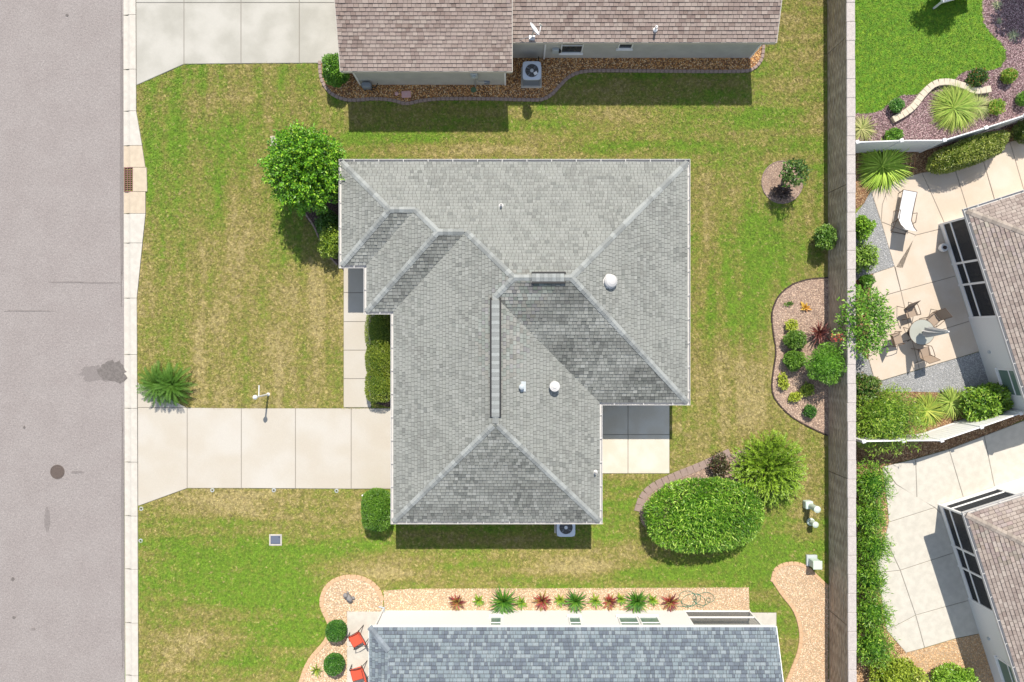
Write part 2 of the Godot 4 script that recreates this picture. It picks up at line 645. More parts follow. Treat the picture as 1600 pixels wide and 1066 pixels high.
func grow_grass() -> void:
	var W := 1200
	var H := 800
	var mask := PackedByteArray()
	mask.resize(W * H)
	for p in hard:
		var lo := 1e9
		var hi := -1e9
		for q in p:
			lo = minf(lo, q.y)
			hi = maxf(hi, q.y)
		for j in range(maxi(0, int((lo + 20.0) / 0.05)), mini(H - 1, int((hi + 20.0) / 0.05)) + 1):
			var z := -20.0 + (j + 0.5) * 0.05
			var cuts := []
			for k in p.size():
				var a: Vector2 = p[k]
				var b: Vector2 = p[(k + 1) % p.size()]
				if (a.y > z) != (b.y > z):
					cuts.append(a.x + (b.x - a.x) * (z - a.y) / (b.y - a.y))
			cuts.sort()
			for k in range(0, cuts.size() - 1, 2):
				for i in range(maxi(0, int((cuts[k] + 30.0) / 0.05)), mini(W - 1, int((cuts[k + 1] + 30.0) / 0.05)) + 1):
					mask[j * W + i] = 1
	var tufts := [tuft_mesh(5, 1), tuft_mesh(6, 2), tuft_mesh(5, 3)]
	var xf := [[], [], []]
	var cols := [[], [], []]
	var lush := ground(VILLA_LAWN)
	var lush_xf := []
	var lush_cols := []
	rng.seed = 77
	var step := 0.047
	var nx := int(47.4 / step)
	var nz := int(31.6 / step)
	for j in nz:
		for i in nx:
			var x := -23.7 + (i + rng.randf()) * step
			var z := -15.8 + (j + rng.randf()) * step
			var villa := x > 14.2
			if villa:
				if z > -9.9 or not Geometry2D.is_point_in_polygon(Vector2(x, z), lush):
					continue
			elif mask[int((z + 20.0) / 0.05) * W + int((x + 30.0) / 0.05)]:
				continue
			var g := rng.randf()
			var basis := Basis(Vector3.UP, rng.randf() * TAU).scaled(Vector3.ONE * rng.randf_range(0.7, 1.25))
			var t := Transform3D(basis, Vector3(x, 0.002, z))
			if villa:
				var cl := Color(0.11, 0.27, 0.008).lerp(Color(0.24, 0.36, 0.02), clampf(g * g + 0.5 * fine_noise.get_noise_2d(x, z), 0.0, 1.0))
				lush_xf.append(t)
				lush_cols.append(cl * rng.randf_range(0.55, 1.4))
				continue
			var nf := fine_noise.get_noise_2d(x * 2.9 + 40.0, z * 2.9)
			var d := dry(x, z) + 0.26 * fine_noise.get_noise_2d(x, z) + 0.22 * nf + 0.22 * (rng.randf() - 0.5)
			var c := turf(clampf(d, 0.0, 1.0)) * 0.98
			if g < d * 0.22:
				c = Color(0.4, 0.32, 0.14)
			c = c * (1.0 + 0.35 * nf) * (rng.randf_range(0.5, 0.85) if rng.randf() < 0.2 else rng.randf_range(0.95, 1.5))
			var w := int(rng.randf() * 2.999)
			xf[w].append(t)
			cols[w].append(c)
	for w in 3:
		var o := scatter(self, "grass", tufts[w], M.blade, xf[w], cols[w])
		stuff(tag(o, "patchy green and straw coloured lawn grass around the houses left of the long wall", "grass", "lawn grass"))
	var o2 := scatter(self, "grass", tufts[1], M.blade, lush_xf, lush_cols)
	stuff(tag(o2, "lush bright green lawn grass in the yard beyond the long wall", "grass"))


# ---------------------------------------------------------------- street, paving, beds
func slab(parent: Node, called: String, p: PackedVector2Array, y0: float, y1: float, mat: Material, keep_grass := false) -> MeshInstance3D:
	var b := MB.new()
	b.prism(p, y0, y1)
	if not keep_grass:
		hard.append(p)
	return part(parent, called, b, mat)


func inset(p: PackedVector2Array, d: float) -> PackedVector2Array:
	var o := Geometry2D.offset_polygon(p, -d, Geometry2D.JOIN_MITER)
	return o[0] if o.size() else p


func ragged(cx: float, cy: float, rx: float, ry: float, sd: int) -> PackedVector2Array:
	var p := PackedVector2Array()
	for k in 40:
		var a := TAU * k / 40
		var q := 1.0 + 0.45 * lump.get_noise_2d(cos(a) * 30.0 + sd * 50, sin(a) * 30.0)
		var g := spot(cx + cos(a) * rx * q, cy + sin(a) * ry * q)
		p.append(Vector2(g.x, g.z))
	return p


func lay_street() -> void:
	var road := ground([-90, -400, 192, -400, 196, 1500, -90, 1500])
	var r := slab(self, "road", road, -0.05, 0.012, M.asphalt)
	r.set_meta("kind", "structure")
	# oil and water stains in the asphalt
	var k := 0
	for s in [[146, 583, 21, 12, M.stain_soft], [160, 586, 24, 9, M.stain_soft], [176, 581, 21, 17, M.stain], [74, 812, 4, 18, M.stain_soft], [105, 441, 26, 1.2, M.stain_soft], [155, 442, 32, 0.9, M.stain_soft], [120, 738, 10, 2, M.stain_soft], [44, 486, 36, 0.8, M.stain_soft], [190, 250, 2.2, 230, M.stain_soft], [191.5, 850, 2.0, 190, M.stain_soft], [20, 905, 2.5, 3, M.stain], [22, 965, 2.5, 2, M.stain], [52, 983, 3, 2, M.stain_soft], [105, 24, 2, 2, M.stain], [38, 668, 1.5, 2, M.stain]]:
		var b := MB.new()
		b.prism(ragged(s[0], s[1], s[2], s[3], k), 0.013, 0.016 + 0.001 * k)
		part(r, "stain", b, s[4])
		k += 1
	# rolled kerb poured in lengths
	var kerb := setting("kerb")
	var ys := [-180, -96, 24, 109, 174]
	for a in range(4):
		kerb_piece(kerb, ys[a], ys[a + 1], 0, 0, M.curb)
	var tops := [380, 466, 554, 638, 722, 806, 889, 973, 1055, 1140, 1225]
	for a in tops.size() - 1:
		kerb_piece(kerb, tops[a], tops[a + 1], 9 if a == 0 else 0, 0, M.curb)
	kerb_piece(kerb, 174, 228, 0, 9, M.curb)
	kerb_piece(kerb, 228, 262, 9, 14, M.curb_tan, [0, 0])
	kerb_piece(kerb, 300, 334, 14, 14, M.curb_tan)
	kerb_piece(kerb, 334, 380, 14, 9, M.curb)
	# the strip behind the grate
	slab(kerb, "kerb_length", ground([209, 262.4, 230, 262.4, 231, 299.6, 209, 299.6]), -0.05, 0.075, M.curb_tan)
	slab(kerb, "pan", ground([194.5, 262.4, 209, 262.4, 209, 299.6, 194.8, 299.6]), -0.25, -0.12, M.hole)
	var grate := thing("storm_drain_grate", "rusty red-brown storm drain grate set in the street kerb", "drain grate", spot(201.8, 281, 0.0))
	var fr := MB.new()
	var gw := 0.4
	var gl := 1.1
	for s in [-1, 1]:
		fr.box(Vector3(s * (gw * 0.5 - 0.02), 0.03, 0), Vector3(0.04, 0.05, gl), 0, 0.006)
		fr.box(Vector3(0, 0.03, s * (gl * 0.5 - 0.02)), Vector3(gw - 0.08, 0.05, 0.04), 0, 0.006)
	part(grate, "frame", fr, M.iron)
	for q in 10:
		var b := MB.new()
		b.box(Vector3(0, 0.03, -gl * 0.5 + 0.04 + (gl - 0.08) * (q + 1) / 11.0), Vector3(gw - 0.08, 0.045, 0.03), 0, 0.005)
		part(grate, "bar", b, M.iron)
	for q in 2:
		var b := MB.new()
		b.box(Vector3((q - 0.5) * 0.12, 0.026, 0), Vector3(0.03, 0.03, gl - 0.08))
		part(grate, "rib", b, M.iron)
	var mh := thing("manhole_cover", "round brown iron manhole cover in the grey street", "manhole cover", spot(89.5, 737.5, 0.012))
	var ring := MB.new()
	ring.lathe(Transform3D(), [Vector2(0.32, 0.0), Vector2(0.32, 0.012), Vector2(0.285, 0.014), Vector2(0.285, 0.0)], 32)
	part(mh, "ring", ring, M.manhole_ring)
	var lid := MB.new()
	lid.lathe(Transform3D(), [Vector2(0.275, 0.0), Vector2(0.275, 0.012), Vector2(0.0, 0.012)], 32)
	part(mh, "lid", lid, M.manhole)
	var studs := MB.new()
	for i in range(-4, 5):
		for j in range(-4, 5):
			if Vector2(i, j).length() < 4.3:
				studs.box(Vector3(i * 0.056, 0.015, j * 0.056), Vector3(0.032, 0.01, 0.032), 0.78, 0.004)
	part(mh, "tread", studs, M.manhole_ring)


func kerb_piece(kerb: Node, y0: float, y1: float, out0: float, out1: float, mat: Material, _x := []) -> void:
	# a length of rolled kerb: gutter pan, then a low rounded back; out0, out1 widen it at either end
	var b := MB.new()
	var prof := [[0.0, 0.012], [0.28, 0.0], [0.4, 0.02], [0.52, 0.06], [0.6, 0.075], [1.0, 0.075]]
	var gap := 0.3
	var rows := []
	for e in [[y0 + gap, out0], [y1 - gap, out1]]:
		var xl: float = 192.0 + 4.0 * (e[0] + 0.0) / 1066.0
		var row := []
		for q in prof:
			var px: float = xl + 21.0 * minf(q[0], 1.0)
			if q[0] == 1.0:
				px += e[1]
			var g := spot(px, e[0])
			row.append(Vector3(g.x, q[1], g.z))
		rows.append(row)
	for k in prof.size() - 1:
		b.quad(rows[0][k], rows[1][k], rows[1][k + 1], rows[0][k + 1])
	for e in 2:
		var face := []
		for q in rows[e]:
			face.append(q)
		face.append(Vector3(rows[e][5].x, -0.05, rows[e][5].z))
		face.append(Vector3(rows[e][0].x, -0.05, rows[e][0].z))
		b.facing(face, (rows[0][2] + rows[1][2]) * 0.5)
	b.quad(rows[0][5], rows[1][5], rows[1][5] - Vector3(0, 0.13, 0), rows[0][5] - Vector3(0, 0.13, 0))
	part(kerb, "kerb_length", b, mat)
	hard.append(PackedVector2Array([Vector2(rows[0][0].x, rows[0][0].z - 0.03), Vector2(rows[0][5].x, rows[0][5].z - 0.03), Vector2(rows[1][5].x, rows[1][5].z + 0.03), Vector2(rows[1][0].x, rows[1][0].z + 0.03)]))


func paving(called: String, pieces: Array, mat: Material, y1 := 0.05, gap := 0.011) -> Node3D:
	# concrete poured in fields with tooled joints between them
	var o := setting(called)
	for p in pieces:
		var g := ground(p)
		hard.append(g)
		var q := inset(g, gap)
		var b := MB.new()
		b.prism(inset(q, 0.012), y1 - 0.0001, y1)
		var top := inset(q, 0.012)
		if top.size() == q.size():
			# bevelled arris towards the joint
			var best := 0
			for s in q.size():
				if q[s].distance_to(top[0]) < q[best].distance_to(top[0]):
					best = s
			for s in q.size():
				var a := q[(best + s) % q.size()]
				var c := q[(best + s + 1) % q.size()]
				var e := top[(s + 1) % q.size()]
				var f := top[s]
				b.facing([Vector3(a.x, y1 - 0.012, a.y), Vector3(c.x, y1 - 0.012, c.y), Vector3(e.x, y1, e.y), Vector3(f.x, y1, f.y)], Vector3((a.x + e.x) * 0.5, -5.0, (a.y + e.y) * 0.5))
		b.sides(q, -0.05, y1 - 0.012)
		part(o, "slab", b, mat)
		var jb := MB.new()
		jb.prism(g, -0.05, y1 - 0.02)
		part(o, "joint_filler", jb, M.joint)
	return o


func lay_driveways() -> void:
	paving("driveway", [
		[215.6, 637, 293, 637, 293, 763, 216, 791], [215.5, 598, 293, 637, 215.6, 637],
		[293, 637, 377.5, 638, 377.5, 763, 293, 763], [377.5, 638, 462, 638, 462, 763.5, 377.5, 763],
		[462, 638, 549, 638, 549, 764, 462, 763.5], [549, 638, 640, 638, 640, 764, 549, 764],
	], M.drive)
	paving("front_walk", [
		[537, 419, 580, 419, 580, 457.5, 537, 457.5], [537, 457.5, 580, 457.5, 580, 503, 537, 503], [537, 503, 580, 503, 580, 547.5, 537, 547.5],
		[537, 547.5, 580, 547.5, 580, 592, 537, 592], [537, 592, 580, 592, 580, 637, 537, 637], [580, 395, 640, 395, 640, 495, 580, 495],
	], M.drive)
	paving("back_patio", [
		[930, 600, 981, 600, 981, 679, 930, 679], [981, 600, 1046, 600, 1046, 679, 981, 679], [930, 679, 981, 679, 981, 740, 930, 740], [981, 679, 1046, 679, 1046, 740, 981, 740],
	], M.patio)
	paving("neighbour_driveway", [
		[213, 5, 288, 5, 288, 101, 213.6, 134], [288, 5, 377, 5, 377, 100, 288, 101], [377, 5, 468, 5, 468, 99.5, 377, 100], [468, 5, 545, 5, 545, 99, 468, 99.5],
		[212.6, -120, 288, -120, 288, 5, 213, 5], [288, -120, 377, -120, 377, 5, 288, 5], [377, -120, 468, -120, 468, 5, 377, 5], [468, -120, 545, -120, 545, 5, 468, 5],
	], M.drive_cool)
	paving("side_slab", [[542, 955, 620, 955, 620, 1010, 542, 1010], [542, 1010, 620, 1010, 620, 1180, 542, 1180]], M.patio_grey)
	paving("lanai_step", [[1165, 957, 1213, 957, 1213, 1040, 1165, 1040], [1165, 1040, 1213, 1040, 1213, 1180, 1165, 1180]], M.patio_grey)


func edging(called: String, path: PackedVector2Array, w: float, h: float, len: float, mat: Material, parent: Node3D = null) -> Node3D:
	# moulded concrete border: short lengths along a curve
	var o := parent if parent else setting(called)
	var key := "edge%s%s%s" % [w, h, len]
	if not meshes.has(key):
		var b := MB.new()
		b.box(Vector3(0, h * 0.5 - 0.02, 0), Vector3(w, h + 0.04, len * 0.97), 0, minf(0.025, h * 0.3))
		meshes[key] = b.mesh()
	var left := 0.0
	for k in path.size() - 1:
		var a := path[k]
		var b := path[k + 1]
		var seg := a.distance_to(b)
		while left < seg:
			var q := a.lerp(b, left / seg)
			var d := (b - a).normalized()
			var t := Transform3D(Basis(Vector3.UP, atan2(d.x, d.y)), Vector3(q.x, 0, q.y))
			part(o, "border_length", meshes[key], mat, t)
			var s := Vector2(-d.y, d.x) * (w * 0.5 + 0.02)
			var e := d * len * 0.52
			hard.append(PackedVector2Array([q - s - e, q + s - e, q + s + e, q - s + e]))
			left += len
		left -= seg
	return o


func pebble_mesh(sd: int, flat: float) -> ArrayMesh:
	var r := RandomNumberGenerator.new()
	r.seed = sd
	var p := []
	for d in [Vector3(1, 0, 0), Vector3(0, 0, 1), Vector3(-1, 0, 0), Vector3(0, 0, -1), Vector3(0, 1, 0), Vector3(0, -1, 0)]:
		p.append(d * r.randf_range(0.75, 1.2) * Vector3(1, flat, 1) + Vector3(r.randf_range(-0.15, 0.15), 0, r.randf_range(-0.15, 0.15)))
	var b := MB.new()
	for k in 4:
		b.facing([p[k], p[(k + 1) % 4], p[4]], Vector3.ZERO)
		b.facing([p[k], p[(k + 1) % 4], p[5]], Vector3.ZERO)
	return b.mesh()


func bed(called: String, p: PackedVector2Array, mat: Material, y: float, per_m2: float, size: float, cols: Array, flat := 0.6, long := 1.0) -> Node3D:
	# a planting bed: base layer with loose stones or bark chips on it
	var o := setting(called)
	slab(o, "bed_base", p, -0.05, y, mat)
	var lo := p[0]
	var hi := p[0]
	for q in p:
		lo = lo.min(q)
		hi = hi.max(q)
	var xf := []
	var cc := []
	for k in int((hi.x - lo.x) * (hi.y - lo.y) * per_m2):
		var q := Vector2(rng.randf_range(lo.x, hi.x), rng.randf_range(lo.y, hi.y))
		if absf(q.x) > 23.4 or absf(q.y) > 15.8 or not Geometry2D.is_point_in_polygon(q, p):
			continue
		var s := size * rng.randf_range(0.6, 1.5)
		var bs := Basis.from_euler(Vector3(rng.randf_range(-0.5, 0.5), rng.randf() * TAU, rng.randf_range(-0.5, 0.5))) * Basis.from_scale(Vector3(s * long, s, s / long))
		xf.append(Transform3D(bs, Vector3(q.x, y + s * flat * 0.25, q.y)))
		var c: Color = cols[int(rng.randf() * (cols.size() - 0.001))]
		cc.append(c * rng.randf_range(0.75, 1.2))
	stuff(scatter(o, "stones" if long == 1.0 else "bark_chips", pebble_mesh(called.hash() % 1000, flat), M.pebble, xf, cc))
	return o


func lay_beds() -> void:
	var river := [Color(0.58, 0.29, 0.09), Color(0.7, 0.42, 0.17), Color(0.45, 0.21, 0.075), Color(0.76, 0.56, 0.33), Color(0.3, 0.15, 0.08)]
	var tan_rock := [Color(0.7, 0.5, 0.32), Color(0.76, 0.6, 0.42), Color(0.6, 0.41, 0.25), Color(0.8, 0.67, 0.52), Color(0.64, 0.42, 0.27)]
	var chips := [Color(0.48, 0.345, 0.255), Color(0.6, 0.455, 0.345), Color(0.35, 0.24, 0.18), Color(0.52, 0.395, 0.31)]
	# along the brown house
	var edge := smooth(ground([500, 99, 501, 116, 506, 132, 520, 148, 545, 157, 585, 155, 612, 157, 635, 162.5, 658, 158, 690, 155, 760, 155, 820, 156.5, 846, 156, 862, 148, 876, 133, 892, 119, 915, 112, 960, 111, 1060, 112, 1155, 112, 1176, 108, 1188, 96, 1192, 80, 1193, 50]), false, 4)
	var body := edge.duplicate()
	var back := ground([1150, 50, 1150, 80, 870, 80, 830, 80, 780, 95, 780, 125, 560, 125, 545, 99])
	body.append_array(back)
	bed("river_rock_bed", body, M.mulch_brown, 0.03, 620, 0.026, river)
	edging("bed_border", edge, 0.15, 0.1, 0.2, M.edging)
	# around the blue house
	var loop := ground([592, 918, 598, 938, 598, 960, 545, 962, 543, 1180, 445, 1180, 462, 1100, 470, 1066, 484, 1032, 508, 1003, 517, 983, 513, 970, 504, 950, 503, 935, 510, 918, 525, 906, 548, 900, 572, 905])
	bed("tan_rock_bed", loop, M.soil_pebble, 0.03, 600, 0.024, tan_rock)
	edging("bed_border", smooth(ground([456, 1120, 470, 1066, 484, 1032, 508, 1003, 516, 983, 513, 970, 504, 950, 503, 935, 510, 918, 525, 906, 548, 901, 572, 906, 590, 920, 598, 940]), false, 4), 0.19, 0.06, 0.24, M.edging_tan)
	bed("rock_strip", ground([600, 923, 640, 920, 1170, 918, 1171, 956, 600, 956]), M.soil_pebble, 0.03, 600, 0.024, tan_rock)
	var hook := smooth(ground([1207, 905, 1212, 890, 1226, 882, 1246, 881, 1263, 889, 1280, 905, 1294, 918]), false, 4)
	var hook2 := smooth(ground([1224, 1080, 1236, 1050, 1248, 1018, 1251, 988, 1242, 955, 1222, 928, 1207, 905]), false, 4)
	var tail := hook2.duplicate()
	tail.append_array(hook)
	tail.append_array(ground([1294, 1180, 1180, 1180]))
	bed("hook_rock_bed", tail, M.soil_pebble, 0.03, 600, 0.024, tan_rock)
	edging("bed_border", hook2, 0.17, 0.06, 0.24, M.edging_tan)
	edging("bed_border", hook, 0.17, 0.06, 0.24, M.edging_tan)
	# kidney bed against the long wall
	var kid := smooth(ground([1294, 434, 1262, 437, 1236, 446, 1216, 464, 1206, 490, 1208, 520, 1212, 550, 1208, 580, 1206, 605, 1212, 625, 1234, 649, 1260, 665, 1294, 681]), false, 4)
	bed("wall_bed", kid, M.mulch_pale, 0.03, 700, 0.022, chips, 0.35, 1.7)
	edging("bed_border", kid, 0.07, 0.06, 0.3, M.mulch_dark)
	# round bed under the small tree
	var disc := PackedVector2Array()
	for k in 29:
		var a := TAU * k / 28.0
		var g := spot(1222 + cos(a) * 32, 285 + sin(a) * 33)
		disc.append(Vector2(g.x, g.z))
	bed("round_bed", disc.slice(0, 28), M.mulch_pale, 0.03, 700, 0.022, chips, 0.35, 1.7)
	edging("bed_border", disc, 0.045, 0.06, 0.2, M.edging)
	# bed of the big hedge, its pink concrete border running to the patio
	bed("hedge_bed", smooth(ground([1140, 712, 1118, 722, 1060, 742, 1020, 760, 1002, 780, 999, 800, 1012, 826, 1080, 835, 1150, 810, 1190, 770, 1200, 730, 1170, 700])), M.mulch_pale, 0.025, 500, 0.022, chips, 0.35, 1.7)
	edging("bed_border", smooth(ground([1136, 709, 1100, 726, 1058, 743, 1022, 760, 1004, 778, 996, 802]), false, 4), 0.36, 0.05, 0.3, M.edging)
	# mulch under the corner tree
	bed("corner_bed", smooth(ground([470, 300, 478, 338, 492, 358, 508, 388, 530, 416, 545, 416, 545, 300, 510, 270])), M.mulch_dark, 0.03, 500, 0.02, [Color(0.14, 0.09, 0.08), Color(0.2, 0.13, 0.12), Color(0.1, 0.07, 0.06)], 0.35, 1.7)
	edging("bed_border", smooth(ground([474, 330, 490, 353, 506, 388, 527, 414]), false, 4), 0.08, 0.06, 0.25, M.edging)
	bed("hedge_strip", ground([573, 487, 612, 487, 612, 636, 605, 636, 580, 628]), M.mulch_dark, 0.03, 500, 0.02, [Color(0.14, 0.09, 0.08), Color(0.2, 0.13, 0.12), Color(0.1, 0.07, 0.06)], 0.35, 1.7)


const VILLA_LAWN := [1325, -60, 1535, -60, 1534, 14, 1536, 36, 1548, 53, 1563, 67, 1571, 80, 1571, 92, 1564, 105, 1545, 111, 1518, 109, 1502, 114, 1492, 124, 1472, 128, 1455, 134, 1440, 147, 1410, 149, 1392, 157, 1378, 172, 1362, 177, 1325, 178]


func lay_villa_yard() -> void:
	var purple := [Color(0.3, 0.19, 0.2), Color(0.4, 0.27, 0.28), Color(0.22, 0.13, 0.15), Color(0.45, 0.34, 0.34)]
	var bark := [Color(0.3, 0.17, 0.08), Color(0.4, 0.25, 0.13), Color(0.2, 0.1, 0.06), Color(0.48, 0.34, 0.2)]
	var stone := [Color(0.42, 0.42, 0.42), Color(0.5, 0.5, 0.51), Color(0.33, 0.34, 0.35)]
	var tan_rock := [Color(0.6, 0.4, 0.22), Color(0.68, 0.5, 0.32), Color(0.5, 0.32, 0.17), Color(0.46, 0.27, 0.13)]
	var lawn := slab(self, "villa_lawn", ground(VILLA_LAWN), -0.05, 0.004, surf(lin(0.1, 0.24, 0.012), 1.0), true)
	lawn.set_meta("kind", "structure")
	bed("purple_mulch_bed", ground([1332, 178, 1362, 177, 1378, 172, 1392, 157, 1410, 149, 1440, 147, 1455, 134, 1472, 128, 1492, 124, 1502, 114, 1518, 109, 1545, 111, 1564, 105, 1571, 92, 1571, 80, 1563, 67, 1548, 53, 1536, 36, 1534, 14, 1534, -60, 1680, -60, 1680, 175, 1600, 190, 1530, 216, 1440, 236, 1332, 236]), M.mulch_red, 0.02, 700, 0.024, purple, 0.4, 1.4)
	bed("bark_bed", ground([1332, 236, 1440, 236, 1530, 216, 1600, 190, 1680, 170, 1680, 215, 1600, 221, 1577, 226, 1535, 258, 1460, 272, 1440, 271, 1400, 282, 1362, 293, 1350, 318, 1332, 330]), M.mulch_brown, 0.02, 650, 0.024, bark, 0.4, 1.5)
	paving("villa_patio", [
		[1577, 222, 1680, 195, 1680, 290, 1605, 318], [1535, 250, 1577, 222, 1605, 318, 1560, 335], [1491, 264, 1535, 250, 1552, 309, 1560, 335, 1518, 350], [1440, 270, 1491, 264, 1518, 350, 1478, 356],
		[1391, 284, 1440, 270, 1478, 356, 1430, 368, 1376, 347, 1378, 320], [1376, 347, 1430, 368, 1410, 420, 1397, 418], [1360, 298, 1391, 284, 1378, 320, 1376, 347],
		[1430, 368, 1478, 356, 1516, 425, 1407, 455, 1398, 418], [1364, 427, 1397, 416, 1407, 455, 1375, 464, 1360, 468, 1360, 440], [1407, 455, 1516, 425, 1536, 495, 1424, 530], [1360, 468, 1407, 455, 1424, 530, 1373, 545, 1356, 560],
		[1424, 530, 1536, 495, 1550, 543, 1494, 560, 1436, 577], [1356, 560, 1373, 545, 1424, 530, 1436, 577, 1367, 598],
	], M.patio_beige)
	bed("slate_gravel_wedge", ground([1350, 318, 1360, 299, 1376, 347, 1397, 416, 1364, 427, 1332, 440, 1332, 340]), M.gravel, 0.03, 700, 0.022, stone)
	bed("grey_gravel_strip", ground([1332, 540, 1356, 562, 1367, 598.5, 1494, 560.5, 1532, 549.5, 1552, 598, 1512, 614, 1420, 612, 1375, 612, 1332, 600]), M.gravel, 0.03, 700, 0.022, stone)
	bed("shrub_bed", ground([1332, 440, 1364, 427, 1360, 470, 1356, 560, 1332, 540]), M.mulch_brown, 0.022, 650, 0.024, bark, 0.4, 1.5)
	bed("hedge_row_bed", ground([1332, 600, 1375, 612, 1420, 612, 1512, 614, 1552, 598, 1680, 560, 1680, 625, 1600, 655, 1560, 672, 1480, 702, 1430, 716, 1380, 728, 1332, 735]), M.mulch_brown, 0.022, 650, 0.024, bark, 0.4, 1.5)
	paving("courtyard", [
		[1430, 717, 1482, 702, 1512, 802, 1474, 806, 1460, 793, 1432, 778], [1380, 729, 1430, 717, 1432, 778, 1400, 757], [1482, 702, 1537, 681, 1558, 784, 1512, 802], [1537, 681, 1600, 657, 1605, 768, 1558, 784], [1600, 657, 1690, 625, 1690, 740, 1605, 768],
		[1378, 729, 1400, 757, 1460, 793, 1388, 816, 1386, 790], [1388, 816, 1460, 793, 1474, 806, 1500, 860, 1406, 891, 1382, 840], [1370, 895, 1406, 891, 1430, 961, 1385, 985], [1382, 840, 1406, 891, 1370, 895, 1368, 870], [1406, 891, 1500, 860, 1526, 934, 1430, 961],
		[1430, 961, 1526, 934, 1544, 987, 1494, 997, 1444, 1012], [1385, 985, 1430, 961, 1444, 1012, 1415, 1020],
	], M.patio_grey)
	bed("tan_gravel_bed", ground([1400, 1024, 1444, 1013, 1494, 998, 1532, 990, 1562, 1090, 1562, 1180, 1400, 1180]), M.soil_pebble, 0.03, 700, 0.024, tan_rock)
	bed("wall_foot_bed", ground([1332, 735, 1378, 729, 1386, 790, 1388, 816, 1382, 840, 1368, 870, 1370, 895, 1385, 985, 1425, 1021, 1425, 1180, 1332, 1180]), M.mulch_brown, 0.022, 650, 0.024, tan_rock, 0.4, 1.5)


func build_perimeter_wall() -> void:
	var w := thing("perimeter_wall", "long grey-brown block wall with pale cap stones between the lots", "wall", Vector3(14.1, 0, 0), deg_to_rad(0.14))
	var k := 0
	var z := -19.0
	while z < 19.0:
		# precast panels between posts, cast with lying boards
		var len := 6.2
		var b := MB.new()
		b.box(Vector3(0.15, 0.88, z + len * 0.5), Vector3(0.24, 1.76, len - 0.02))
		var rows := 9
		for r in rows:
			var y := 0.02 + 1.74 * (r + 0.5) / rows
			b.box(Vector3(0.025 + 0.004 * ((r * 7 + k) % 3), y, z + len * 0.5), Vector3(0.05, 1.74 / rows - 0.018, len - 0.03), 0, 0.008)
			b.box(Vector3(0.275, y, z + len * 0.5), Vector3(0.05, 1.74 / rows - 0.018, len - 0.03), 0, 0.008)
		part(w, "wall_panel", b, M.wall_face)
		z += len
		k += 1
	hard.append(PackedVector2Array([Vector2(14.06, -20), Vector2(60, -20), Vector2(60, 20), Vector2(13.98, 20)]))
	var caps := []
	for q in 4:
		var b := MB.new()
		b.box(Vector3.ZERO, Vector3(0.35 + 0.006 * q, 0.1, 0.797 - 0.001 * q), 0, 0.018)
		caps.append(b.mesh())
	var n := 47
	for q in n:
		var t := Transform3D(Basis(Vector3.UP, rng.randf_range(-0.002, 0.002)), Vector3(0.15 + rng.randf_range(-0.005, 0.005), 1.81 + rng.randf_range(-0.003, 0.003), -19.0 + 0.8 * q + 0.4))
		part(w, "cap_stone", caps[q % 4], M.cap, t)


# ---------------------------------------------------------------- roofs and walls
func in_view(p: Vector3) -> bool:
	var k := LENS / (HOVER - p.y)
	return absf(p.x * k) < 980.0 and absf(p.z * k) < 740.0


func outward(poly: PackedVector2Array, d: float) -> PackedVector2Array:
	# the outline moved outwards by d, corner for corner
	var area := 0.0
	for k in poly.size():
		area += poly[k].cross(poly[(k + 1) % poly.size()])
	var s := 1.0 if area > 0.0 else -1.0
	var out := PackedVector2Array()
	for k in poly.size():
		var a := (poly[k] - poly[(k - 1 + poly.size()) % poly.size()]).normalized()
		var b := (poly[(k + 1) % poly.size()] - poly[k]).normalized()
		var na := Vector2(a.y, -a.x) * s
		var nb := Vector2(b.y, -b.x) * s
		out.append(poly[k] + (na + nb) / (1.0 + na.dot(nb)) * d)
	return out


func shingle_mesh(w: float, e: float, t: float, band: float) -> ArrayMesh:
	# one tab: x along the course, z up the slope, y off the deck; origin at its lower left corner
	var b := MB.new()
	var l := e * 1.25
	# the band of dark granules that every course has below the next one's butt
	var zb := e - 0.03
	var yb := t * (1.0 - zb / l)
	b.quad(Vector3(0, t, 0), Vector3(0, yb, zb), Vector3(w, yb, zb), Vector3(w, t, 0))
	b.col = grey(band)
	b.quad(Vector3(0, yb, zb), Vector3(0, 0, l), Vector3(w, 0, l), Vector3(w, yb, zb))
	b.quad(Vector3(0, 0, 0), Vector3(0, t, 0), Vector3(w, t, 0), Vector3(w, 0, 0))
	b.quad(Vector3(0, 0, 0), Vector3(0, 0, l), Vector3(0, 0.0001, l), Vector3(0, t, 0))
	b.quad(Vector3(w, 0, 0), Vector3(w, t, 0), Vector3(w, 0.0001, l), Vector3(w, 0, l))
	return b.mesh()


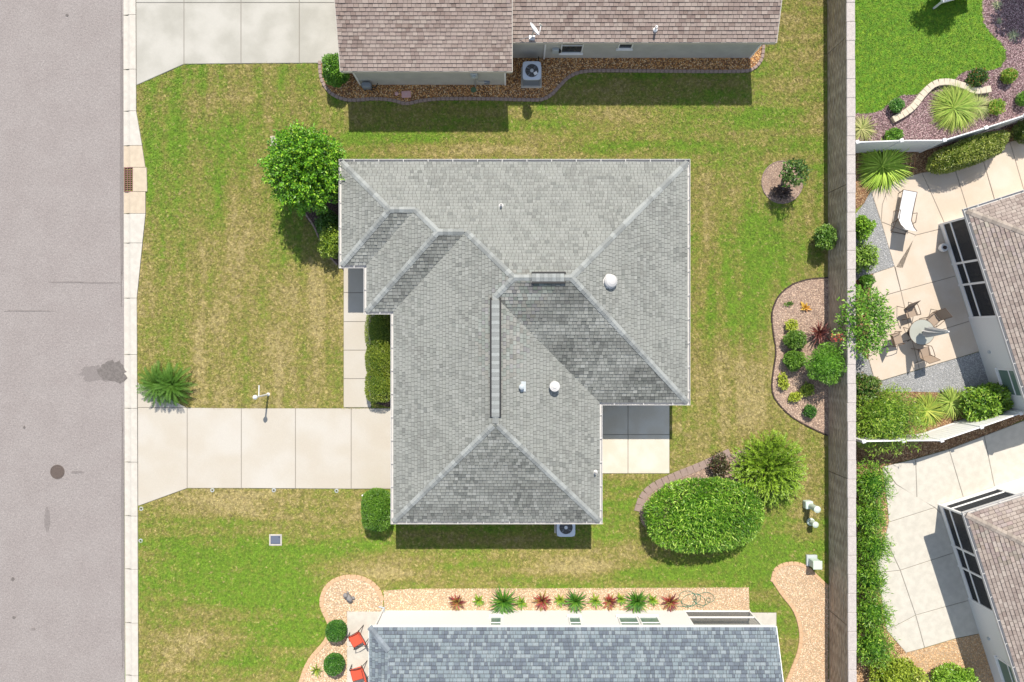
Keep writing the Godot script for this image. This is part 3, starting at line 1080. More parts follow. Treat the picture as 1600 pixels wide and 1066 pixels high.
func shingle_face(roof: Node3D, frame: Transform3D, deck: MB, poly: PackedVector2Array, e0: Vector2, e1: Vector2, h0: float, pitch: float, look: Dictionary, singles: Array) -> void:
	var u := (e1 - e0).normalized()
	var w := Vector2(-u.y, u.x)
	var mid := Vector2.ZERO
	for q in poly:
		mid += q
	mid /= poly.size()
	if (mid - e0).dot(w) < 0.0:
		w = -w
	var local := PackedVector2Array()
	var lo := Vector2(1e9, 1e9)
	var hi := -lo
	for q in poly:
		var l := Vector2((q - e0).dot(u), (q - e0).dot(w))
		local.append(l)
		lo = lo.min(l)
		hi = hi.max(l)
	var t := Geometry2D.triangulate_polygon(local)
	for k in range(0, t.size(), 3):
		var p := []
		for s in 3:
			var q := poly[t[k + s]]
			p.append(Vector3(q.x, h0 + pitch * local[t[k + s]].y, q.y))
		deck.facing(p, Vector3(p[0].x, -50, p[0].z))
	var slope := 1.0 / sqrt(1.0 + pitch * pitch)
	var e: float = look.exposure * slope
	var up3 := Vector3(-w.x * pitch, 1.0, -w.y * pitch).normalized()
	var u3 := Vector3(u.x, 0, u.y)
	var w3 := Vector3(w.x, pitch, w.y).normalized()
	var b := MB.new()
	var row := 0
	var v0 := lo.y
	var pal: Array = look.palette
	var spread: float = look.get("spread", 1.0)
	while v0 < hi.y - 0.01:
		var uu := lo.x - rng.randf() * 0.3
		while uu < hi.x:
			var wi: float = look.widths[int(rng.randf() * (look.widths.size() - 0.001))]
			var a := Vector2(uu, v0)
			var c := Vector2(uu + wi - 0.012, minf(v0 + e * 1.25, hi.y))
			uu += wi
			var at := e0 + u * (a.x + c.x) * 0.5 + w * (a.y + c.y) * 0.5
			var w_at := frame * Vector3(at.x, h0 + pitch * a.y, at.y)
			if not in_view(w_at):
				continue
			var inside := 0
			for q in [a, Vector2(c.x, a.y), c, Vector2(a.x, c.y)]:
				if Geometry2D.is_point_in_polygon(q, local):
					inside += 1
			if inside == 0 and not Geometry2D.is_point_in_polygon((a + c) * 0.5, local):
				continue
			var th: float = rng.randf_range(0.016, 0.022) + (0.012 if rng.randf() < 0.45 else 0.0)
			var n1 := lump.get_noise_2d(at.x * 9.0 + 70.0, at.y * 9.0)
			var n2 := lump.get_noise_2d(at.x * 3.0 + 10.0, at.y * 14.0 - 50.0)
			var pick := rng.randf()
			var contrast: float = (1.0 if look.has("even") else clampf(0.85 + 0.9 * n1, 0.4, 1.15)) * spread
			var tone: Color = pal[int(pick * (pal.size() - 0.001))]
			var base: Color = look.mean
			tone = base.lerp(tone, contrast) * rng.randf_range(0.95, 1.05)
			# streaks of weathering that run slantwise across the courses
			var n3 := lump.get_noise_2d((at.x - at.y) * 13.0, (at.x + at.y) * 4.0 + 30.0)
			if look.get("bands", 0.0) > 0.0:
				var k3 := smoothstep(0.08, 0.3, n3)
				tone = tone.lerp(base * (0.8 if pick < 0.5 else 1.04), k3 * 0.8) if n3 > 0.0 else tone.lerp(base * 1.06, smoothstep(0.05, 0.25, -n3) * 0.7)
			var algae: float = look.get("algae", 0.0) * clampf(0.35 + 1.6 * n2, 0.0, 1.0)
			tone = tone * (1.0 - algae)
			tone.a = 1.0
			if inside == 4 and a.y + e * 1.25 <= hi.y:
				if look.has("lot"):
					singles.append([w_at.y * 0.35 - Vector2(w_at.x, w_at.z).length() * 0.12, e0 + u * a.x + w * a.y, h0 + pitch * a.y, u3, up3, w3, wi, th, tone])
				else:
					add_tab(b, [a, Vector2(c.x, a.y), c, Vector2(a.x, c.y)], a.y, th, e * 1.25, e0, u, w, h0, pitch, tone)
			else:
				for piece in Geometry2D.intersect_polygons(PackedVector2Array([a, Vector2(c.x, a.y), c, Vector2(a.x, c.y)]), local):
					add_tab(b, piece, a.y, th, e * 1.25, e0, u, w, h0, pitch, tone)
		v0 += e
		row += 1
	if b.v.size():
		stuff(part(roof, "shingles", b, M.shingle))


func add_tab(b: MB, p: Array, v0: float, th: float, l: float, e0: Vector2, u: Vector2, w: Vector2, h0: float, pitch: float, tone: Color) -> void:
	b.col = tone
	var top := []
	var low := []
	var under := Vector3.ZERO
	for q in p:
		var g: Vector2 = e0 + u * q.x + w * q.y
		var y: float = h0 + pitch * q.y
		top.append(Vector3(g.x, y + th * clampf(1.0 - (q.y - v0) / l, 0.0, 1.0) + 0.001, g.y))
		low.append(Vector3(g.x, y, g.y))
		under += low[-1]
	under = under / p.size() - Vector3(0, 1, 0)
	b.facing(top, under)
	var mid := under + Vector3(0, 1, 0)
	for k in p.size():
		var m := (k + 1) % p.size()
		if p[k].y - v0 < l * 0.5 or p[m].y - v0 < l * 0.5:
			b.facing([low[k], low[m], top[m], top[k]], mid)


func single_shingles(roof: Node3D, singles: Array, limit: int, e: float, band: float) -> void:
	# the tabs that show largest are pieces of their own, the others one part
	singles.sort_custom(func(p, q): return p[0] > q[0])
	var b := MB.new()
	for k in singles.size():
		var s = singles[k]
		var t := Transform3D(Basis(s[3], s[4], s[5]), Vector3(s[1].x, s[2] + 0.001, s[1].y))
		if t.basis.determinant() < 0.0:
			t = Transform3D(Basis(-s[3], s[4], s[5]), t.origin + s[3] * (s[6] - 0.012))
		if k < limit:
			var tq := int(s[7] * 1000.0 / 4.0)
			var c: Color = s[8]
			c = Color(snappedf(c.r, 0.025), snappedf(c.g, 0.025), snappedf(c.b, 0.025))
			var key := "tab%s_%d_%s_%s" % [s[6], tq, e, band]
			if not meshes.has(key):
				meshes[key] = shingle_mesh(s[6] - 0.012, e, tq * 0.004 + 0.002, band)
			var mk := "tone%s" % c.to_html(false)
			if not M.has(mk):
				M[mk] = M.shingle.duplicate()
				M[mk].albedo_color = c.linear_to_srgb()
			part(roof, "shingle", meshes[key], M[mk], t)
		else:
			b.col = s[8]
			var wi: float = s[6] - 0.012
			var th: float = s[7]
			var l := e * 1.25
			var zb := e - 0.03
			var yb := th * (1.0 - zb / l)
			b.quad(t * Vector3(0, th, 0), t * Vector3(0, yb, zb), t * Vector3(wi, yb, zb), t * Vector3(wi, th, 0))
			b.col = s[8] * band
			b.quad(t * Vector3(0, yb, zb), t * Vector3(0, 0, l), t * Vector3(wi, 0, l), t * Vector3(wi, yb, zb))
			b.quad(t * Vector3(0, -0.002, 0), t * Vector3(0, th, 0), t * Vector3(wi, th, 0), t * Vector3(wi, -0.002, 0))
			b.tri(t * Vector3(0, 0, 0), t * Vector3(0, 0, l), t * Vector3(0, th, 0))
			b.tri(t * Vector3(wi, 0, 0), t * Vector3(wi, th, 0), t * Vector3(wi, 0, l))
	if b.v.size():
		stuff(part(roof, "shingles", b, M.shingle))


func ridge_caps(roof: Node3D, frame: Transform3D, a: Vector3, c: Vector3, drop: float, tones: Array, step := 0.195) -> void:
	var d := (c - a).normalized()
	var x := Vector3.UP.cross(d).normalized()
	var y := d.cross(x)
	var n := int(a.distance_to(c) / step)
	for k in n:
		var p := a + d * step * k
		if not in_view(frame * p):
			continue
		var i := int(rng.randf() * 2.999)
		var key := "cap%.3f" % drop
		if not meshes.has(key):
			var b := MB.new()
			var l := step * 1.3
			var hw := 0.12
			for s in [-1.0, 1.0]:
				var o0 := Vector3(s * hw, -drop + 0.045, 0)
				var m0 := Vector3(0, 0.052, 0)
				var o1 := Vector3(s * hw, -drop + 0.028, l)
				var m1 := Vector3(0, 0.034, l)
				b.facing([m0, o0, o1, m1], Vector3(0, -1, 0.1))
				b.facing([m0, o0, o0 - Vector3(0, 0.045, 0), m0 - Vector3(0, 0.05, 0)], Vector3(0, 0, 1))
				b.facing([o0, o1, o1 - Vector3(0, 0.028, 0), o0 - Vector3(0, 0.045, 0)], Vector3(0, 0, 0.1))
			meshes[key] = b.mesh()
		var mk := "%s%d" % [tones[0], i]
		if not M.has(mk):
			M[mk] = M.shingle.duplicate()
			M[mk].albedo_color = (tones[1] * [0.82, 1.0, 1.14][i]).linear_to_srgb()
		part(roof, "ridge_cap", meshes[key], M[mk], Transform3D(Basis(x, y, d), p))


func gutter_run(house: Node3D, outline: PackedVector2Array, k: int, h0: float, mat: Material, step := 0.95, tall := 0.12) -> void:
	var n := outline.size()
	var rim := outward(outline, 0.105)
	var lip := outward(outline, 0.122)
	var a := outline[k]
	var b := outline[(k + 1) % n]
	var p := rim[k]
	var q := rim[(k + 1) % n]
	var r := lip[k]
	var s := lip[(k + 1) % n]
	var m := MB.new()
	var up := func(v: Vector2, y: float) -> Vector3: return Vector3(v.x, y, v.y)
	var y0 := h0 - tall
	var y1 := h0 - 0.005
	m.facing([up.call(r, y0), up.call(s, y0), up.call(s, y1), up.call(r, y1)], up.call((a + b) * 0.5, y0))
	m.facing([up.call(r, y1), up.call(s, y1), up.call(q, y1), up.call(p, y1)], up.call((a + b) * 0.5, -9))
	m.facing([up.call(p, y0 + 0.01), up.call(q, y0 + 0.01), up.call(q, y1), up.call(p, y1)], up.call((r + s) * 0.5 + (r - a) * 9.0, y0))
	m.facing([up.call(a, y0 + 0.01), up.call(b, y0 + 0.01), up.call(q, y0 + 0.01), up.call(p, y0 + 0.01)], up.call((a + b) * 0.5, -9))
	m.facing([up.call(a, y0), up.call(b, y0), up.call(s, y0), up.call(r, y0)], up.call((a + b) * 0.5, 99))
	# fascia board behind it
	var f := outward(outline, -0.03)
	m.facing([up.call(a, h0 - 0.2), up.call(b, h0 - 0.2), up.call(b, h0 - 0.012), up.call(a, h0 - 0.012)], up.call((f[k] + f[(k + 1) % n]) * 0.5, h0))
	part(house, "gutter", m, mat)
	var len := a.distance_to(b)
	var cnt := int(len / step)
	for i in range(1, cnt + 1):
		var c := a.lerp(b, (i - 0.5) / cnt)
		var o := (rim[k] - a)
		var d := (b - a).normalized()
		var nn := Vector2(d.y, -d.x)
		if nn.dot(o) < 0.0:
			nn = -nn
		var hb := MB.new()
		hb.bar(up.call(c, h0 + 0.004), up.call(c + nn * 0.12, h0 + 0.004), 0.03, 0.006)
		part(house, "gutter_hanger", hb, mat)


func wall_ring(house: Node3D, p: PackedVector2Array, h: float, mat: Material) -> void:
	var b := MB.new()
	b.sides(p, 0.0, h)
	part(house, "wall", b, mat)
	hard.append(p)


const GREY_PAL := [Color(0.315, 0.328, 0.305), Color(0.395, 0.408, 0.385), Color(0.255, 0.268, 0.25), Color(0.185, 0.196, 0.185), Color(0.338, 0.35, 0.325)]
const BROWN_PAL := [Color(0.4, 0.32, 0.28), Color(0.33, 0.25, 0.215), Color(0.46, 0.38, 0.33), Color(0.25, 0.18, 0.155), Color(0.37, 0.29, 0.255)]
const BLUE_PAL := [Color(0.27, 0.33, 0.37), Color(0.33, 0.385, 0.42), Color(0.165, 0.2, 0.25), Color(0.125, 0.15, 0.195), Color(0.24, 0.295, 0.33)]


func build_main_house() -> void:
	var house := thing("house", "grey-roofed L-shaped house in the middle of the lawn with white gutters", "house")
	var h0 := 2.42
	var g := 0.41
	var x1 := -7.0
	var x2 := -5.98
	var x3 := -4.87
	var xe := 7.21
	var xf := 3.6
	var zn := -7.36
	var z1 := -3.12
	var z2 := -1.22
	var zs := 2.52
	var zb := 7.41
	var A := Vector2(x1, zn)
	var B := Vector2(xe, zn)
	var C := Vector2(xe, zs)
	var D := Vector2(xf, zs)
	var E := Vector2(xf, zb)
	var F := Vector2(x3, zb)
	var G := Vector2(x3, z2)
	var H := Vector2(x2, z2)
	var I := Vector2(x2, z1)
	var J := Vector2(x1, z1)
	var t1 := (z1 - zn) * 0.5
	var b1 := Vector2(x1 + t1, zn + t1)
	var b2 := Vector2(x2 + t1, zn + t1)
	var t2 := (z2 - zn) * 0.5
	var a1 := Vector2(x2 + t2, zn + t2)
	var a2 := Vector2(x3 + t2, zn + t2)
	var t3 := (zs - zn) * 0.5
	var R1 := Vector2(xe - t3, zn + t3)
	var N1 := Vector2(x3 + t3, zn + t3)
	var t4 := (xf - x3) * 0.5
	var N2 := Vector2(x3 + t4, zs - t4)
	var S := Vector2(x3 + t4, zb - t4)
	var outline := PackedVector2Array([A, B, C, D, E, F, G, H, I, J])
	wall_ring(house, outward(outline, -0.32), h0 - 0.15, M.stucco)
	var sb := MB.new()
	sb.prism(outward(outline, -0.01), h0 - 0.18, h0 - 0.1)
	part(house, "soffit", sb, M.soffit)
	var roof := Node3D.new()
	var deck := MB.new()
	put(roof, "roof", house)
	var singles := []
	var up := Transform3D()
	var lit := {"exposure": 0.143, "widths": [0.14, 0.17, 0.2], "palette": GREY_PAL, "mean": Color(0.338, 0.35, 0.327), "spread": 0.6, "lot": true, "bands": 0.16}
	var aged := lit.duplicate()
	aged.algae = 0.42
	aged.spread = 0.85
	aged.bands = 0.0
	shingle_face(roof, up, deck, PackedVector2Array([A, B, R1, N1, a2, a1, b2, b1]), A, B, h0, g, lit, singles)
	shingle_face(roof, up, deck, PackedVector2Array([B, C, R1]), B, C, h0, g, lit, singles)
	shingle_face(roof, up, deck, PackedVector2Array([C, D, N2, N1, R1]), C, D, h0, g, aged, singles)
	shingle_face(roof, up, deck, PackedVector2Array([D, E, S, N2]), D, E, h0, g, lit, singles)
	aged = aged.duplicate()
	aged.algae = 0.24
	shingle_face(roof, up, deck, PackedVector2Array([E, F, S]), E, F, h0, g, aged, singles)
	shingle_face(roof, up, deck, PackedVector2Array([F, G, a2, N1, N2, S]), F, G, h0, g, lit, singles)
	shingle_face(roof, up, deck, PackedVector2Array([G, H, a1, a2]), G, H, h0, g, aged, singles)
	shingle_face(roof, up, deck, PackedVector2Array([H, I, b2, a1]), H, I, h0, g, lit, singles)
	shingle_face(roof, up, deck, PackedVector2Array([I, J, b1, b2]), I, J, h0, g, aged, singles)
	shingle_face(roof, up, deck, PackedVector2Array([J, A, b1]), J, A, h0, g, lit, singles)
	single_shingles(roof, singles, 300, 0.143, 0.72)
	part(roof, "deck", deck, M.deck)
	var top := func(p: Vector2, r: float) -> Vector3: return Vector3(p.x, h0 + g * r, p.y)
	var tones := ["greycap", Color(0.37, 0.39, 0.38)]
	for q in [[A, 0.0, b1, t1], [J, 0.0, b1, t1], [b2, t1, a1, t2], [H, 0.0, a1, t2], [a2, t2, N1, t3], [B, 0.0, R1, t3], [C, 0.0, R1, t3], [N2, t4, N1, t3], [E, 0.0, S, t4], [F, 0.0, S, t4]]:
		ridge_caps(roof, up, top.call(q[0], q[1]), top.call(q[2], q[3]), 0.04, tones)
	for q in [[b1, b2, t1], [a1, a2, t2], [N1, R1, t3], [S, N2, t4]]:
		ridge_caps(roof, up, top.call(q[0], q[2]), top.call(q[1], q[2]), 0.06, tones)
	# raised ridge vents
	for q in [[S, N2, t4, 0.25, 4.85], [N1, R1, t3, 0.68, 1.98]]:
		var a: Vector3 = top.call(q[0], q[2])
		var d: Vector3 = (top.call(q[1], q[2]) - a).normalized()
		var s := Vector3(-d.z, 0, d.x)
		var vb := MB.new()
		for side in [-1.0, 1.0]:
			vb.bar(a + d * q[3] + s * side * 0.185 + Vector3(0, -0.03, 0), a + d * q[4] + s * side * 0.185 + Vector3(0, -0.03, 0), 0.075, 0.1)
		var vent := part(roof, "ridge_vent", vb, M.black)
		var n := int((q[4] - q[3]) / 0.155)
		for k in n:
			var cb := MB.new()
			var p0: Vector3 = a + d * (q[3] + 0.155 * k + 0.005) + Vector3(0, 0.075, 0)
			cb.col = Color(0.38, 0.405, 0.4) * (0.82 if k % 2 == 0 else rng.randf_range(0.95, 1.1))
			for side in [-1.0, 1.0]:
				var e: Vector3 = s * side * 0.15 - Vector3(0, 0.045, 0)
				cb.facing([p0, p0 + e, p0 + e + d * 0.15 - Vector3(0, 0.006, 0), p0 + d * 0.15 - Vector3(0, 0.006, 0)], p0 - Vector3(0, 2, 0))
				cb.facing([p0, p0 + e, p0 + e - Vector3(0, 0.05, 0), p0 - Vector3(0, 0.05, 0)], p0 + d)
			part(vent, "vent_cap", cb, M.shingle)
	for k in outline.size():
		gutter_run(house, outline, k, h0, M.gutter)
	# things that pierce the roof
	var on_roof := func(px: float, py: float, run_x: float, run_z: float) -> Vector3:
		var p := Vector3.ZERO
		var h := 3.4
		for i in 4:
			p = spot(px, py, h)
			h = h0 + g * (absf(run_x - p.x) if run_x < 50.0 else absf(run_z - p.z))
		p.y = h
		return p
	var p1: Vector3 = on_roof.call(952, 440, xe, 99.0)
	var dome := MB.new()
	dome.lathe(Transform3D(Basis(Vector3(0, 0, 1), -0.3), p1), [Vector2(0.3, 0.0), Vector2(0.3, 0.03), Vector2(0.24, 0.04), Vector2(0.23, 0.14), Vector2(0.27, 0.15), Vector2(0.27, 0.18), Vector2(0.22, 0.25), Vector2(0.13, 0.3), Vector2(0.05, 0.315), Vector2(0, 0.32)], 28)
	part(roof, "skylight_dome", dome, M.gutter)
	var p2: Vector3 = on_roof.call(866, 603, xf, 99.0)
	var flue := MB.new()
	flue.lathe(Transform3D(Basis(), p2), [Vector2(0.2, 0.0), Vector2(0.2, 0.02), Vector2(0.11, 0.04), Vector2(0.11, 0.3)], 24)
	part(roof, "flue_pipe", flue, M.galv)
	var hat := MB.new()
	hat.lathe(Transform3D(Basis(), p2 + Vector3(0, 0.3, 0)), [Vector2(0.0, 0.0), Vector2(0.2, 0.0), Vector2(0.215, 0.02), Vector2(0.2, 0.07), Vector2(0.15, 0.075), Vector2(0.145, 0.09), Vector2(0.085, 0.095), Vector2(0.08, 0.12), Vector2(0, 0.13)], 28)
	part(roof, "flue_cap", hat, M.gutter)
	var p3: Vector3 = on_roof.call(815, 604, xf, 99.0)
	var vbx := MB.new()
	vbx.box(p3 + Vector3(0, 0.02, 0), Vector3(0.34, 0.012, 0.4), 0, 0.004)
	vbx.lathe(Transform3D(Basis(), p3), [Vector2(0.09, 0.0), Vector2(0.09, 0.2), Vector2(0.105, 0.2), Vector2(0.105, 0.25), Vector2(0.05, 0.28), Vector2(0, 0.285)], 18)
	part(roof, "exhaust_vent", vbx, M.meter_grey)
	for q in [[783, 322, 99.0, zn], [930, 738, xf, 99.0]]:
		var p: Vector3 = on_roof.call(q[0], q[1], q[2], q[3])
		var pb := MB.new()
		pb.lathe(Transform3D(Basis(), p), [Vector2(0.11, 0.0), Vector2(0.09, 0.03), Vector2(0.045, 0.05), Vector2(0.04, 0.25), Vector2(0.028, 0.25), Vector2(0.03, 0.1), Vector2(0, 0.1)], 14)
		part(roof, "pipe_vent", pb, M.gutter)
	# garage door, front door, back slider under the eaves
	var gd := MB.new()
	gd.box(Vector3(x3 + 0.3, 1.06, 4.55), Vector3(0.06, 2.1, 2.5))
	for k in 4:
		gd.box(Vector3(x3 + 0.265, 0.28 + 0.52 * k, 4.55), Vector3(0.03, 0.48, 2.4), 0, 0.01)
	part(house, "garage_door", gd, M.white)
	var sd := MB.new()
	sd.box(Vector3(5.3, 1.04, zs - 0.3), Vector3(2.0, 2.05, 0.06))
	part(house, "sliding_door", sd, M.pane_dark)
	air_conditioner("white-topped air conditioner half under the grey house's south eave", spot(884, 823, 0.7), 0.0, false)
	var dv := MB.new()
	for q in [[627, 819], [723, 819]]:
		var p := spot(q[0], q[1], 2.2)
		dv.bar(Vector3(p.x, 2.25, zb + 0.1), Vector3(p.x, 0.05, zb - 0.28), 0.08, 0.06)
	part(house, "downspout", dv, M.white)


func air_conditioner(label: String, at: Vector3, yaw: float, sticker: bool) -> void:
	var o := thing("air_conditioner", label, "air conditioner", Vector3(at.x, 0, at.z), yaw, "air conditioners beside the houses")
	var s := 0.76
	var h := 0.72
	var pad := MB.new()
	pad.box(Vector3(0, 0.05, 0), Vector3(0.92, 0.1, 0.92), 0, 0.015)
	part(o, "base_pad", pad, M.curb)
	var c := MB.new()
	c.box(Vector3(0, 0.1 + h * 0.5, 0), Vector3(s - 0.06, h, s - 0.06), 0, 0.04)
	part(o, "coil_core", c, M.dark_metal)
	var lv := MB.new()
	for k in 13:
		var y := 0.14 + 0.05 * k
		for q in [[0, s], [1, s]]:
			for sg in [-1, 1]:
				lv.box(Vector3(sg * s * 0.5 if q[0] == 0 else 0.0, y, sg * s * 0.5 if q[0] == 1 else 0.0), Vector3(0.014 if q[0] == 0 else s - 0.1, 0.022, 0.014 if q[0] == 1 else s - 0.1), 0, 0.004)
	part(o, "louvres", lv, M.ac_side)
	for i in [-1, 1]:
		for j in [-1, 1]:
			var p := MB.new()
			p.box(Vector3(i * (s * 0.5 - 0.02), 0.1 + h * 0.5, j * (s * 0.5 - 0.02)), Vector3(0.07, h, 0.07), 0, 0.02)
			part(o, "corner_post", p, M.ac_side)
	# top plate with a round fan opening
	var t := MB.new()
	var y := 0.1 + h + 0.02
	var seg := 40
	for k in seg:
		var a := TAU * k / seg
		var b := TAU * (k + 1) / seg
		var sq := func(q: float) -> Vector3:
			var d := Vector2(cos(q), sin(q))
			var m := pow(pow(absf(d.x), 7.0) + pow(absf(d.y), 7.0), 1.0 / 7.0)
			return Vector3(d.x / m, 0, d.y / m) * (s * 0.5 + 0.02)
		var i0 := Vector3(cos(a), 0, sin(a)) * 0.29
		var i1 := Vector3(cos(b), 0, sin(b)) * 0.29
		var o0: Vector3 = sq.call(a)
		var o1: Vector3 = sq.call(b)
		var u := Vector3(0, y + 0.02, 0)
		t.facing([i0 + u, i1 + u, o1 + u, o0 + u], Vector3(0, -9, 0))
		t.facing([o0 + u, o1 + u, o1 + u - Vector3(0, 0.06, 0), o0 + u - Vector3(0, 0.06, 0)], Vector3(0, y, 0))
		t.facing([i0 + u, i1 + u, i1 + u - Vector3(0, 0.1, 0), i0 + u - Vector3(0, 0.1, 0)], (i0 + i1) * 3.0 + u)
	part(o, "top_panel", t, M.ac_top)
	var well := MB.new()
	well.lathe(Transform3D(Basis(), Vector3(0, y - 0.1, 0)), [Vector2(0.29, 0), Vector2(0, 0.001)], 24)
	part(o, "fan_well", well, M.black)
	for k in 4:
		var b := MB.new()
		var a := TAU * k / 4.0 + 0.4
		var d := Vector3(cos(a), 0, sin(a))
		var e := Vector3(-d.z, 0, d.x)
		b.facing([d * 0.07 - e * 0.05 + Vector3(0, y - 0.05, 0), d * 0.26 - e * 0.12 + Vector3(0, y - 0.05, 0), d * 0.26 + e * 0.09 + Vector3(0, y - 0.01, 0), d * 0.07 + e * 0.05 + Vector3(0, y - 0.02, 0)], Vector3(0, -9, 0))
		part(o, "fan_blade", b, M.ac_side)
	var gr := MB.new()
	for r in [0.1, 0.16, 0.22, 0.275]:
		var pts := []
		for k in 25:
			pts.append(Vector3(cos(TAU * k / 24.0) * r, y + 0.02, sin(TAU * k / 24.0) * r))
		gr.tube(pts, 0.004, 4)
	for k in 12:
		var d := Vector3(cos(TAU * k / 12.0), 0, sin(TAU * k / 12.0))
		gr.tube([d * 0.06 + Vector3(0, y + 0.022, 0), d * 0.3 + Vector3(0, y + 0.022, 0)], 0.004, 4)
	part(o, "fan_grille", gr, M.ac_side)
	var hub := MB.new()
	hub.lathe(Transform3D(Basis(), Vector3(0, y, 0)), [Vector2(0.075, 0), Vector2(0.075, 0.03), Vector2(0, 0.035)], 16)
	part(o, "fan_hub", hub, M.galv)
	if sticker:
		var st := MB.new()
		st.box(Vector3(0.16, y + 0.03, 0.12), Vector3(0.16, 0.006, 0.13), 0.5)
		part(o, "rating_plate", st, M.white)
	var line := MB.new()
	line.tube([Vector3(0.3, 0.3, -0.36), Vector3(0.3, 0.25, -0.55), Vector3(0.3, 0.5, -0.75)], 0.025, 6)
	part(o, "coolant_line", line, M.black)
	hard.append(PackedVector2Array([Vector2(at.x - 0.47, at.z - 0.47), Vector2(at.x + 0.47, at.z - 0.47), Vector2(at.x + 0.47, at.z + 0.47), Vector2(at.x - 0.47, at.z + 0.47)]))


func wall_window(house: Node3D, at: Vector3, yaw: float, w: float, h: float, rail := true, frame_mat: Material = null, glass: Material = null) -> void:
	# local x along the wall, z out of it; at is the middle of the sill
	var t := Transform3D(Basis(Vector3.UP, yaw), at)
	var f := MB.new()
	var fw := 0.05
	for s in [-1, 1]:
		f.block(t * Transform3D(Basis(), Vector3(s * (w * 0.5 - fw * 0.5), h * 0.5, 0.015)), Vector3(fw, h, 0.07), 0.008)
		f.block(t * Transform3D(Basis(), Vector3(0, h * 0.5 + s * (h * 0.5 - fw * 0.5), 0.015)), Vector3(w - fw * 2, fw, 0.07), 0.008)
	if rail:
		f.block(t * Transform3D(Basis(), Vector3(0, h * 0.5, 0.012)), Vector3(w - fw * 2, 0.045, 0.05), 0.006)
	var win := part(house, "window", f, frame_mat if frame_mat else M.white)
	for k in (2 if rail else 1):
		var g := MB.new()
		var gh := h - fw * 2
		g.block(t * Transform3D(Basis(), Vector3(0, h * 0.5 if not rail else fw + gh * (0.25 + 0.5 * k), 0.004 + 0.006 * k)), Vector3(w - fw * 2, gh * (0.5 if rail else 1.0), 0.008))
		part(win, "pane", g, glass if glass else M.pane)
	var sill := MB.new()
	sill.block(t * Transform3D(Basis(), Vector3(0, -0.03, 0.04)), Vector3(w + 0.1, 0.05, 0.1), 0.01)
	part(win, "sill", sill, frame_mat if frame_mat else M.white)


